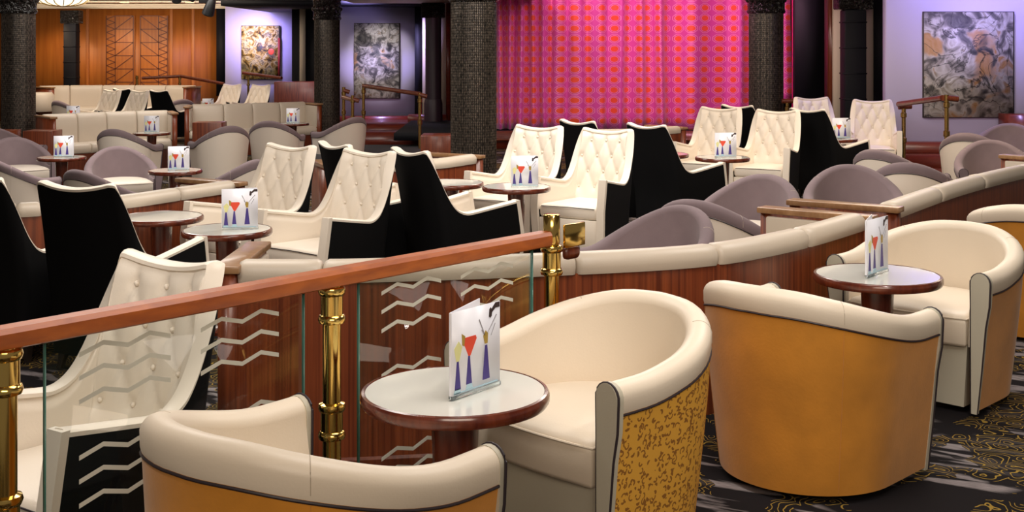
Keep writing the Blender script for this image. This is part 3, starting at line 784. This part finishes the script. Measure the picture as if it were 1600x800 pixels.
    for x, z, r in btn:
        p, nn, Hh = samp(mid + x); o = -T + .002
        q = shear(p[0] + nn[0] * o, p[1] + nn[1] * o, z)
        if bd is None:
            bm = bmesh.new(); bmesh.ops.create_uvsphere(bm, u_segments=8, v_segments=6, radius=.010)
            b0 = from_bm('button', bm, M['cream'], lin); bd = b0.data
        else:
            b0 = bpy.data.objects.new('button', bd); COL.objects.link(b0); b0.parent = lin
        b0.location = q
    # cream rim on top
    vs, fs = [], []; ring = 8
    for s in ss:
        p, nn, Hh = samp(s)
        for k in range(ring):
            a = 2 * PI * k / ring + .39; o = -.030 + .034 * math.cos(a); zz = Hh - .008 + .016 * math.sin(a)
            vs.append(shear(p[0] + nn[0] * o, p[1] + nn[1] * o, zz))
    for i in range(nS):
        for k in range(ring): fs.append((i * ring + k, (i + 1) * ring + k, (i + 1) * ring + (k + 1) % ring, i * ring + (k + 1) % ring))
    fs.append(list(range(ring))); fs.append([nS * ring + k for k in range(ring)])
    mesh('top_trim', vs, fs, M['cream'], t)
    # arm fronts
    for sgn in (-1, 1):
        bm = bmesh.new(); Hf = H(0)
        vv = []
        for z in (.10, .42, Hf + .004):
            x0, x1 = sgn * (hf + .004), sgn * (hf - T - .012)
            a0 = shear(x0, yf, z); a1 = shear(x1, yf, z)
            vv.append((a0, a1))
        vs = []
        for a0, a1 in vv: vs += [(a0[0], a0[1] + .01, a0[2]), (a1[0], a1[1] + .01, a1[2]), (a1[0], a1[1] - .018, a1[2]), (a0[0], a0[1] - .018, a0[2])]
        fs = [(0, 1, 2, 3), (8, 9, 10, 11)]
        for q in range(2):
            for e in range(4): fs.append((q * 4 + e, q * 4 + (e + 1) % 4, q * 4 + 4 + (e + 1) % 4, q * 4 + 4 + e))
        bm.free(); mesh('arm_front', vs, fs, M['cream'], t)
    # seat
    ix = .232
    sc = box('seat_cushion', (0, -.055, .395), (2 * ix, .56, .11), M['cream'], t, bev=.028, seg=3)
    for v in sc.data.vertices: v.co.x *= 1 - .492 * v.co.y
    tube('seat_piping', [(-.245, -.337, .432), (0, -.338, .436), (.245, -.337, .432)], .003, M['piping'], sc, 6)
    box('front_apron', (0, -.325, .225), (.53, .03, .23), M['cream'], t, bev=.006)
    box('seat_frame', (0, -.03, .2), (2 * ix * .93, .56, .2), M['black'], t)
    for sx in (-1, 1):
        for sy, yy in ((-1, yf + .05), (1, yb - .10)):
            vs = []
            for z, r_, dx in ((.12, .024, 0), (0, .013, .02)):
                cx, cy = sx * (hw - .06 + dx), yy + sy * dx
                vs += [(cx - r_, cy - r_, z), (cx + r_, cy - r_, z), (cx + r_, cy + r_, z), (cx - r_, cy + r_, z)]
            mesh('leg', vs, [(0, 1, 2, 3), (4, 5, 6, 7)] + [(e, (e + 1) % 4, (e + 1) % 4 + 4, e + 4) for e in range(4)], M['darkleg'], t, False)
    return t
hi = make_high()
GH = 'tufted cream high-back chairs with black velvet outsides'
def high(x, y, z, f, label):
    r = dup(hi, (x, y, z), yaw(*f), label, GH); r['category'] = 'chair'; return r
def hpx(px, py, z, f, label, adj=0):
    """px,py: middle of the back's top edge; the back leans .30 m behind the chair's centre"""
    d = (CAMZ - (z + 1.02)) * F / (py - HOR) + adj; L = math.hypot(*f); f = (f[0] / L, f[1] / L)
    return high(X(px, d) + f[0] * .37, d + f[1] * .37, z, f, label)
fl = (-.60, -.80); frt = (.80, .60)
hpx(268, 417, ZM, (-.55, -.83), 'tufted cream high-back chair seen through the etched glass, nearest the rail', .14)
hpx(120, 289, ZM, (.33, .94), 'high-back chair with black back turned to the camera beside the empty table at left')
hpx(-52, 280, ZM, (.33, .94), 'black backed high chair cut off by the left edge')
hpx(577, 240, ZM, (-.62, -.78), 'white tufted high-back chair left of the big black side panel', .15)
hpx(455, 231, ZM, (-.58, -.81), 'white tufted high-back chair behind the front left menu table', .15)
hpx(640, 236, ZM, (.80, .55), 'high-back chair showing its large black side in the centre of the picture')
hpx(522, 226, ZM, (.80, .55), 'black backed chair wedged between the two white tufted backs left of centre')
hpx(949, 203, ZM, (-.52, -.85), 'white tufted chair standing right of the centre menu table')
hpx(842, 198, ZM, (-.52, -.85), 'white tufted chair standing left behind the centre menu table')
hpx(1010, 197, ZM, (.75, .62), 'large black chair side with its arm sweeping right toward the far menu table', .1)
hpx(902, 191, ZM, (.75, .62), 'black chair back peeping between two white backs before the pink curtain', .1)
hpx(1215, 173, ZM, (-.48, -.87), 'white tufted chair right of the smaller menu table on the right')
hpx(1126, 169, ZM, (-.48, -.87), 'white tufted chair left behind the smaller menu table on the right')
hpx(1262, 173, ZM, (.75, .62), 'black chair side with curved arm left of the rear right menu table', .2)
hpx(1152, 167, ZM, (.75, .62), 'narrow black chair back before the right end of the pink curtain', .2)
hpx(1363, 157, ZM, (-.25, -.97), 'white tufted chair facing the camera right of the rear right table')
hpx(1268, 153, ZM, (.1, -.99), 'white tufted chair facing the camera below the dark stage corner')
hpx(176, 141, ZL, (-.5, -.85), 'small distant white high-back chair, left of the pair before the rear sofa')
hpx(219, 142, ZL, (-.5, -.85), 'small distant white high-back chair, right of the pair before the rear sofa')
hpx(248, 142, ZL, (.5, .85), 'small distant black chair back right of the white pair', .1)
hpx(190, 140, ZL, (.5, .85), 'small distant black chair back wedged between the white pair', .3)
hpx(363, 132, ZL, (-.4, -.9), 'small distant white chair left of the brass post under the yellow painting')
hpx(408, 133, ZL, (-.4, -.9), 'small distant white chair right of the brass post under the yellow painting')
for c in kids(hi):
    for g_ in kids(c): bpy.data.objects.remove(g_)
    bpy.data.objects.remove(c)
bpy.data.objects.remove(hi)

# ------------------------------------------------------------------ tables and menu cards
TH = .62
def make_table():
    t = thing('round_table'); R = .275
    lathe('table_rim', [(R - .02, TH - .038), (R - .006, TH - .036), (R, TH - .026), (R, TH - .010), (R - .005, TH - .001), (R - .013, TH + .001), (R - .016, TH - .004)], M['tablewood'], t, 64)
    lathe('table_top', [(R - .03, TH - .03), (R - .0155, TH - .025), (R - .0155, TH - .001), (.001, TH - .001)], M['stone'], t, 64)
    lathe('table_column', [(.058, .02), (.060, .3), (.072, TH - .04), (.12, TH - .036)], M['tablewood'], t, 28)
    lathe('table_base', [(.165, 0), (.165, .018), (.14, .03), (.06, .045)], M['tablewood'], t, 40)
    return t
tb = make_table()
GT = 'round mahogany rimmed cocktail tables'
def table(px, d, z, label):
    r = dup(tb, (X(px, d), d, z), 0, label, GT); r['category'] = 'table'; return r
tables = [
 (711, 3.60, ZA, 'round table closest to the camera, white top and mahogany rim'),
 (1371, 5.42, ZA, 'round white topped table between the orange backed tub chairs at right'),
 (355, 7.62, ZM, 'round table with menu card left of the white tufted chairs'),
 (252, 8.20, ZM, 'empty round table without a menu card at left'),
 (807, 9.92, ZM, 'round table with menu card at the centre of the picture'),
 (704, 10.2, ZM, 'empty round table left of the centre menu table, partly behind a black chair'),
 (1129, 12.5, ZM, 'smaller round table with menu card right of centre'),
 (1035, 12.9, ZM, 'empty round table mostly hidden behind a black chair back'),
 (1304, 15.0, ZM, 'far right round table with menu card between white chairs'),
 (274, 12.9, ZL, 'round table with menu card among mauve chairs at left'),
 (96, 14.4, ZL, 'round table with menu card nearest the left edge'),
 (237, 18.4, ZL, 'small round table with card before the long cream sofa at left'),
 (457, 20.6, ZL, 'small round table with card before the cream sofa near the stair rail')]
for a in tables: table(*a)
for c in kids(tb): bpy.data.objects.remove(c)
bpy.data.objects.remove(tb)

def make_card():
    t = thing('menu_card'); W, H = .215, .235
    # front leaf stands in the XZ plane, spine at x=-W/2
    box('front_cover', (0, 0, H / 2 + .012), (W, .003, H), M['white'], t)
    vs = []
    a = math.radians(17)
    for x, y in ((-W / 2, .004), (-W / 2 + W * math.cos(a), .004 + W * math.sin(a))):
        for z in (.012, H + .012): vs.append((x, y, z))
    for x, y in ((-W / 2, .007), (-W / 2 + W * math.cos(a), .007 + W * math.sin(a))):
        for z in (.012, H + .012): vs.append((x, y, z))
    mesh('back_cover', vs, [(0, 1, 3, 2), (4, 6, 7, 5), (0, 4, 5, 1), (2, 3, 7, 6), (0, 2, 6, 4), (1, 5, 7, 3)], M['white'], t, False)
    box('card_spine', (-W / 2, .004, H / 2 + .012), (.006, .009, H), M['white'], t, bev=.002)
    y = -.0024
    def poly(name, pts, mat, yy=y):
        k = len(pts); vs = [(p[0] * W - W / 2, yy, p[1] * H + .012) for p in pts] + [(p[0] * W - W / 2, yy + .0009, p[1] * H + .012) for p in pts]
        return mesh(name, vs, [list(range(k)), list(range(2 * k - 1, k - 1, -1))] + [(i, (i + 1) % k, (i + 1) % k + k, i + k) for i in range(k)], mat, t, False)
    def cone(x, w_, h_, b_=.05): poly('printed_cone', [(x - w_, b_), (x + w_, b_), (x + w_ * .3, h_), (x - w_ * .3, h_)], M['cone'])
    poly('printed_foot', [(.03, .015), (.17, .015), (.16, .07), (.05, .07)], M['aqua']); poly('printed_foot', [(.27, .03), (.42, .03), (.40, .09), (.30, .09)], M['aqua']); poly('printed_foot', [(.03, .01), (.95, .01), (.95, .025), (.03, .025)], M['aqua'])
    cone(.11, .06, .40, .06); cone(.34, .06, .43, .09); cone(.70, .075, .50, .08)
    poly('printed_glass', [(.08, .40), (.14, .40), (.20, .56), (.13, .64), (.04, .56)], M['yellow'])
    poly('printed_glass', [(.33, .43), (.37, .43), (.50, .62), (.48, .66), (.25, .66), (.22, .62)], M['red'])
    poly('printed_garnish', [(.20, .58), (.24, .56), (.26, .68), (.19, .72)], M['gold'], y - .0004)
    poly('printed_garnish', [(.67, .52), (.73, .52), (.74, .64), (.69, .68), (.64, .62)], M['gold'])
    for p in ([(.66, .64), (.675, .635), (.56, .84), (.545, .83)], [(.72, .64), (.735, .645), (.93, .84), (.915, .85)], [(.60, .70), (.615, .70), (.68, .62), (.665, .62)], [(.80, .60), (.815, .61), (.90, .74), (.885, .74)]):
        poly('printed_twig', p, M['grey'])
    poly('printed_olive', [(.76, .84), (.79, .82), (.82, .84), (.83, .90), (.80, .95), (.77, .93)], M['carddark'])
    poly('printed_olive', [(.82, .88), (.90, .93), (.99, .93), (.99, .995), (.90, .995), (.82, .93)], M['carddark'])
    # clear stand
    box('acrylic_foot', (0, .003, .006), (W + .004, .016, .012), M['acrylic'], t, bev=.002)
    return t
cd = make_card()
GC = 'folded cocktail menu cards standing on tables'
def card(px, d, z, rz, label, s=1.0):
    r = dup(cd, (X(px, d), d, z), rz, label, GC); r['category'] = 'menu'; return r
card(744, 3.57, ZA + TH, math.radians(52), 'folded cocktail menu standing on the nearest round table')
card(1371, 5.40, ZA + TH, math.radians(50), 'cocktail menu card on the table between the orange tub chairs')
card(375, 7.60, ZM + TH, math.radians(8), 'cocktail menu card on the front left table')
card(820, 9.85, ZM + TH, math.radians(3), 'cocktail menu card on the centre table')
card(1134, 12.45, ZM + TH, math.radians(2), 'cocktail menu card on the smaller table right of centre')
card(1315, 14.95, ZM + TH, math.radians(0), 'cocktail menu card on the far right table between white chairs')
card(279, 12.85, ZL + TH, math.radians(3), 'cocktail menu card on the table among mauve chairs at left')
card(99, 14.35, ZL + TH, math.radians(4), 'cocktail menu card on the table nearest the left edge')
card(237, 18.4, ZL + TH, math.radians(4), 'cocktail menu card before the long cream sofa')
card(458, 20.6, ZL + TH, math.radians(4), 'cocktail menu card before the cream sofa near the stair rail')
card(114, 21.4, ZL + TH, math.radians(3), 'cocktail menu card peeping over the cream sofa back at left')
card(325, 24.3, ZL + TH, math.radians(3), 'cocktail menu card left of the distant white chairs')
for c in kids(cd): bpy.data.objects.remove(c)
bpy.data.objects.remove(cd)
def fartable(px, d, label):
    t = thing('round_table', label, 'table', (X(px, d), d, ZL), 0, GT)
    lathe('table_top', [(.27, TH - .035), (.275, TH - .02), (.27, TH - .001)], M['tablewood'], t, 32)
    lathe('table_column', [(.06, .02), (.07, TH - .03)], M['tablewood'], t, 16); lathe('table_base', [(.19, 0), (.18, .03)], M['tablewood'], t, 24)
fartable(114, 21.4, 'distant table under the card peeping over the left sofa')
fartable(325, 24.3, 'distant table under the card left of the far white chairs')

# ------------------------------------------------------------------ booths (curved sofas)
def booth(name, label, path, zo, zs, ztop, side, nseg, arms=(1, 1), facing=False, depth=.56, cush=M['sofa'], seams=None, armlen=None, group='curved wood-backed booth sofas'):
    p0 = path[len(path) // 2]; t = thing(name, label, 'sofa', (p0[0], p0[1], zo), 0, group)
    st = stations([(p[0] - p0[0], p[1] - p0[1]) for p in path], side); zo_ = 0; zs_ = zs - zo; zt = ztop - zo
    N = len(st)
    sweep('wood_back', st, lambda i: [(-.0, zo_), (0, zt - .085), (.03, zt - .085), (.03, zo_)], M['panelwood'], t)
    sweep('kick_rail', st, lambda i: [(-.012, zo_), (-.012, zo_ + .09), (.0, zo_ + .10), (0, zo_)], M['mahog'], t)
    # resample by arc length into segments
    arc = [0]
    for i in range(1, N): arc.append(arc[-1] + math.hypot(st[i][0][0] - st[i - 1][0][0], st[i][0][1] - st[i - 1][0][1]))
    tot = arc[-1]
    def samp(s):
        s = max(0, min(tot, s)); lo = 0
        while lo < N - 2 and arc[lo + 1] < s: lo += 1
        f = (s - arc[lo]) / (arc[lo + 1] - arc[lo] + 1e-9)
        a = tuple(st[lo][0][k] * (1 - f) + st[lo + 1][0][k] * f for k in (0, 1)); b_ = tuple(st[lo][1][k] * (1 - f) + st[lo + 1][1][k] * f for k in (0, 1))
        return (a, b_)
    cuts = seams or [k / nseg for k in range(nseg + 1)]
    for a, b_ in zip(cuts[:-1], cuts[1:]):
        s0, s1 = tot * a + .002, tot * b_ - .002; m = max(6, int((s1 - s0) / .06))
        ss = [s0, s0 + .006, s0 + .022] + [s0 + .022 + (s1 - s0 - .044) * k / m for k in range(1, m)] + [s1 - .022, s1 - .006, s1]
        ins = [.022, .008, 0] + [0] * (m - 1) + [0, .008, .022]
        seg = [samp(s) for s in ss]
        def prof(i):
            e = ins[i]
            return [(-.012 + e, zt - .088), (-.020 + e, zt - .06), (-.016 + e, zt - .03 - e * .3), (.004 + e * .5, zt - .008 - e), (.035, zt - e), (.08, zt - .004 - e), (.115 - e, zt - .03 - e), (.135 - e, zt - .09), (.15 - e, zt - .2), (.155 - e, zs_ + .42), (.03, zs_ + .42), (.028, zt - .088)]
        sweep('back_cushion', seg, prof, cush, t, sharp=math.radians(60))
        def prof2(i):
            e = ins[i] * .8
            return [(.13, zs_ + .30), (.13, zs_ + .44 - e), (.3, zs_ + .452 - e), (depth - .04, zs_ + .445 - e), (depth - e, zs_ + .42 - e), (depth - e, zs_ + .32), (depth - .02, zs_ + .30)]
        sweep('seat_cushion', seg, prof2, cush, t, sharp=math.radians(60))
    base = [samp(tot * k / 20) for k in range(21)]
    sweep('seat_base', base, lambda i: [(.02, zs_), (.02, zs_ + .30), (depth - .03, zs_ + .30), (depth - .03, zs_)], M['mahog'], t)
    for idx, on in ((0, arms[0]), (-1, arms[1])):
        if not on: continue
        p, nn = base[idx]; tx, ty = nn[1] * side, -nn[0] * side     # along the path
        sg = -1 if idx == 0 else 1
        L = armlen or depth + .06
        c = (p[0] + nn[0] * (L / 2 - .03) + tx * sg * .035, p[1] + nn[1] * (L / 2 - .03) + ty * sg * .035)
        rz = math.atan2(nn[1], nn[0])
        ar = box('arm', (c[0], c[1], (zs_ + zt - .045) / 2), (L, .07, zt - .045 - zs_), M['panelwood'], t, rz=rz)
        box('arm_ledge', (c[0], c[1], zt - .03), (L + .03, .11, .032), M['ledge'], ar, rz=rz, bev=.006)
        c2 = (c[0] - tx * sg * .043, c[1] - ty * sg * .043)
        box('arm_pad', (c2[0] + nn[0] * .04, c2[1] + nn[1] * .04, (zs_ + .44 + zt - .06) / 2), (L - .16, .03, zt - .06 - zs_ - .44), cush, ar, rz=rz, bev=.01)
    return t
ZB = .74
booth('booth_sofa', 'long curved booth with striped wood back and cream top, behind the nearest chairs', B1, ZA - .16, ZM, ZB, 1, 4, seams=[0, .10, .405, .60, .80, 1.0])
booth('booth_sofa', 'curved wood-backed booth rising to the right edge', B2, ZA - .16, ZM, ZB, 1, 4)
booth('booth_sofa', 'curved wood-backed booth behind the empty table at left', BL, ZM - .18, ZL, ZB - .13, 1, 3, seams=[0, .30, .36, .78, 1.0])
booth('booth_sofa', 'short end of a wood-backed booth left of the centre bead column', BM, ZM - .18, ZM, ZB - .13, 1, 2)
booth('booth_sofa', 'little of a wood-backed booth seen under the pink curtain', BF, ZM - .1, ZM, ZB - .13, 1, 2)
def fpath(pts): return catmull([(X(a, d), d) for a, d in pts], 6)
GS = 'segmented cream leather sofas facing the camera'
booth('lounge_sofa', 'cream segmented sofa with wood ends behind the left lounge table', fpath([(64, 18.6), (110, 18.9), (160, 19.3), (212, 19.6), (262, 19.8)]), ZL, ZL, .58, -1, 4, group=GS)
booth('lounge_sofa', 'cream segmented sofa near the slim beaded column', fpath([(300, 21.8), (345, 21.9), (390, 22.2), (434, 22.5), (474, 22.8)]), ZL, ZL, .58, -1, 4, group=GS)
booth('lounge_sofa', 'rearmost cream sofa running along the amber wood wall', fpath([(60, 27.2), (95, 27.6), (150, 27.8), (205, 27.8), (256, 27.8), (308, 27.6)]), -.2, -.2, .72, -1, 5, group=GS)
tag(box('wood_cabinet', (X(73, 17.9), 17.75, .05), (.42, .4, .70), M['panelwood'], None, bev=.008), 'reddish wood box beside the mauve chair near the left column', 'cabinet')
tag(box('wood_cabinet', (X(13, 18.3), 18.2, .06), (.30, .4, .62), M['panelwood'], None, bev=.008), 'low wood and cream block at the left edge by the column foot', 'cabinet')
tag(box('wood_cabinet', (X(320, 18.4), 18.7, .08), (.44, .35, .76), M['panelwood'], None, bev=.008), 'reddish wood block between the two segmented sofas', 'cabinet')
tag(wallbox('dark_console', 428, 500, 25.4, 128, 200, M['mahog'], .5, bev=.01), 'dark wood console left of the slim beaded column', 'cabinet')
tag(wallbox('wood_pedestal', 657, 704, 16.6, 212, 275, M['mahog'], .5, bev=.01), 'low dark wood block at the foot of the carpeted ramp', 'cabinet')

# ------------------------------------------------------------------ foreground brass and glass rail
rail = thing('glass_handrail', 'wooden handrail on brass posts with zigzag etched glass in the foreground', 'railing', (R0[0] * RK, R0[1] * RK, CAMZ - CAMZ * RK))
rail.scale = (RK, RK, RK)
def L(t, off=0): p = RP(t, off); return (p[0] - R0[0], p[1] - R0[1])
ra = math.atan2(RD[1], RD[0])
# handrail profile
pr = [(-.031, .905), (-.034, .92), (-.033, .94), (-.024, .952), (.024, .952), (.033, .94), (.034, .92), (.031, .905), (.022, .9), (-.022, .9)]
st = [(L(t), (RD[1], -RD[0])) for t in (-3.2, -1.0, -.4, .3, .995)]
sweep('wooden_handrail', st, lambda i: pr, M['rail'], rail, sharp=math.radians(25))
def post(t, ztop, capped):
    x, y = L(t)
    r = .0275; R2 = .0375
    def collar(z): return [(r, z - .056), (R2 + .001, z - .052), (R2 + .004, z - .042), (R2, z - .03), (R2 - .004, z - .028), (R2 - .004, z + .028), (R2, z + .03), (R2 + .004, z + .042), (R2 + .001, z + .052), (r, z + .056)]
    if capped: prof = [(r, .07)] + collar(.50) + collar(.845) + [(r + .003, .91), (r + .003, ztop - .003), (r, ztop), (.001, ztop)]
    else: prof = [(r, .07)] + collar(.50) + collar(.845) + [(r, .902)]
    return lathe('brass_post', prof, M['brass'], rail, 32, (x, y, 0), sharp=math.radians(50))
post(-1.007, 0, False); post(0, 0, False); post(1.03, 1.01, True); post(-2.02, 0, False)
# brass end plate
x, y = L(1.06); 
e = box('brass_end_plate', (x + .065, y + .045, .925), (.12, .012, .085), M['brass'], rail, rz=ra, bev=.004)
box('wooden_scroll', (x + .055, y + .06, .86), (.09, .03, .05), M['mahog'], rail, rz=ra, bev=.02, seg=3)
def zig(t0):
    bm_parts = []
    for z in (.85, .792, .733, .594, .535, .475, .336, .277, .218):
        pts = [(0, 0), (.067, .020), (.136, .001), (.2, .021), (.262, .002)]
        bm_parts.append([(t0 + a, z + b_) for a, b_ in pts])
    return bm_parts
for gi, (ta, tb_) in enumerate(((-.908, -.108), (.105, .92), (-1.92, -1.12))):
    a, b_ = L(ta), L(tb_)
    c = ((a[0] + b_[0]) / 2, (a[1] + b_[1]) / 2, .495)
    gp = box('glass_panel', c, (tb_ - ta, .010, .81), M['glass'], rail, rz=ra)
    for t0 in ((-.82, -.464), (.195, .55), (-1.83, -1.475))[gi]:
        for row in zig(t0):
            vs, fs = [], []; hw_ = .006
            for s, z in row:
                p = L(s, .0062); q = L(s, .0056)
                vs += [(p[0], p[1], z - hw_), (p[0], p[1], z + hw_), (q[0], q[1], z + hw_), (q[0], q[1], z - hw_)]
            for k in range(4):
                for e_ in range(4): fs.append((k * 4 + e_, k * 4 + (e_ + 1) % 4, k * 4 + 4 + (e_ + 1) % 4, k * 4 + 4 + e_))
            fs += [(0, 1, 2, 3), (16, 17, 18, 19)]
            mesh('etched_zigzag', vs, fs, M['etch'], gp, False)
    for s in (ta, tb_):
        p = L(s); box('glass_edge', (p[0], p[1], .495), (.003, .0104, .81), M['glassedge'], gp, rz=ra)

# ------------------------------------------------------------------ far rails
def far_rail(label, posts, rails, rmat=M['mahog'], glass=False):
    p0 = posts[0]; t = thing('stair_rail', label, 'railing', (X(p0[0], p0[1]), p0[1], Z(p0[3], p0[1])))
    o = t.location
    for px, d, py0, py1 in posts:
        z1, z0 = Z(py0, d), Z(py1, d); h_ = z1 - z0
        lathe('brass_post', [(.026, 0), (.026, h_ * .42), (.038, h_ * .43), (.038, h_ * .5), (.026, h_ * .51), (.026, h_ * .82), (.038, h_ * .83), (.038, h_ * .89), (.028, h_ * .9), (.028, h_), (.001, h_)], M['brassdark'], t, 16, (X(px, d) - o.x, d - o.y, z0 - o.z))
    for (pa, da, ya), (pb, db, yb_) in rails:
        A = Vector((X(pa, da), da, Z(ya, da))) - o; B = Vector((X(pb, db), db, Z(yb_, db))) - o
        tube('handrail', [A, B], .036, rmat, t, 10)
    return t
far_rail('brass post stair rail sloping down before the silver abstract painting', [(568, 21.5, 131, 215), (656, 20.0, 145, 232)], [((568, 21.5, 134), (656, 20.0, 147)), ((656, 20.0, 148), (667, 20.0, 151))])
far_rail('short pair of brass posts right of the slim beaded column', [(537, 20.8, 136, 210), (551, 20.4, 149, 215)], [((537, 20.8, 141), (546, 20.8, 144)), ((551, 20.4, 155), (561, 20.4, 158)), ((536, 20.8, 152), (551, 20.4, 156))])
far_rail('brass posted rail under the grey and gold painting', [(1412, 16.1, 166, 265), (1479, 14.9, 148, 262)], [((1404, 16.1, 163), (1473, 14.9, 153)), ((1404, 16.1, 167), (1424, 16.1, 166)), ((1479, 14.9, 153), (1497, 14.9, 155))])
far_rail('low rail with brass fittings before the amber wood wall', [(214, 29.0, 118, 145), (281, 29.0, 120, 140), (388, 28.4, 112, 150)], [((222, 29.0, 122), (282, 29.0, 119)), ((282, 29.0, 119), (350, 28.4, 131)), ((380, 28.4, 114), (440, 27.6, 122))])
far_rail('dark rail end left of the far right table group', [(1230, 18.6, 156, 258)], [((1222, 18.6, 158), (1240, 18.6, 158))])

# ------------------------------------------------------------------ ceiling fittings
def spotlamp(px, py, d, label, rz, big=1.0):
    t = thing('stage_spotlight', label, 'spotlight', (X(px, d), d, Z(py, d)), rz)
    b_ = lathe('lamp_barrel', [(.06 * big, 0), (.075 * big, .02), (.07 * big, .10), (.05 * big, .26), (.03 * big, .30)], M['spotblack'], t, 20); b_.rotation_euler = (.3, .25, 0)
    box('yoke', (0, .0, .26 * big), (.20 * big, .03, .22 * big), M['spotblack'], t, bev=.01)
    box('mount_clamp', (0, 0, .46 * big), (.10, .08, .4), M['spotblack'], t, bev=.01)
spotlamp(324, 24, 20, 'larger black stage spotlight hanging before the amber wall', .4, 1.3)
spotlamp(276, 4, 20, 'black stage spotlight hanging left of the larger one', -.5)
spotlamp(254, -2, 20, 'black stage spotlight tip at the top edge, leftmost', .2, .8)
spotlamp(298, 2, 20, 'black stage spotlight between its two neighbours at the top edge', .9, .7)
# shell shaped ceiling lamp
t = thing('shell_ceiling_lamp', 'glowing ribbed shell ceiling lamp at the top left', 'lamp', (X(98, 24), 24, 2.39))
lathe('lamp_shade', [(.02, -.02), (.25, 0), (.40, .04), (.48, .10), (.50, .16), (.3, .5), (.05, 1.0)], M['lamp'], t, 40)
bm = bmesh.new()
for k in range(16):
    a = 2 * PI * k / 16
    for (r0, z0), (r1, z1) in (((.02, -.03), (.25, -.012)), ((.25, -.012), (.40, .03)), ((.40, .03), (.49, .10))):
        p = Vector((r0 * math.cos(a), r0 * math.sin(a), z0)); q = Vector((r1 * math.cos(a), r1 * math.sin(a), z1)); L_ = (q - p).length
        box_bm(bm, (p + q) / 2, (L_, .014, .014), rz=a, ry=-math.atan2(z1 - z0, r1 - r0))
from_bm('brass_rib', bm, M['brassdark'], t, False)
for px, py, d in ((195, 12, 29), (297, 9, 29), (413, 4, 28)):
    t = thing('recessed_downlight', {195: 'small recessed downlight left above the carved doors', 297: 'small recessed downlight above the right of the amber wall', 413: 'small recessed downlight above the yellow painting'}[px], 'downlight', (X(px, d), d, 2.60))
    lathe('trim_ring', [(.11, .02), (.12, 0), (.085, -.005)], M['cornice'], t, 24); lathe('lens', [(.085, 0), (.001, -.004)], M['lens'], t, 24)
# things on the far tables
tag(lathe('round_pouffe', [(.28, 0), (.3, .05), (.3, .34), (.25, .40), (.001, .41)], M['sofa'], None, 28, (X(62, 26.5), 26.5, .20)), 'cream rounded seat back above the far left sofa', 'seat')
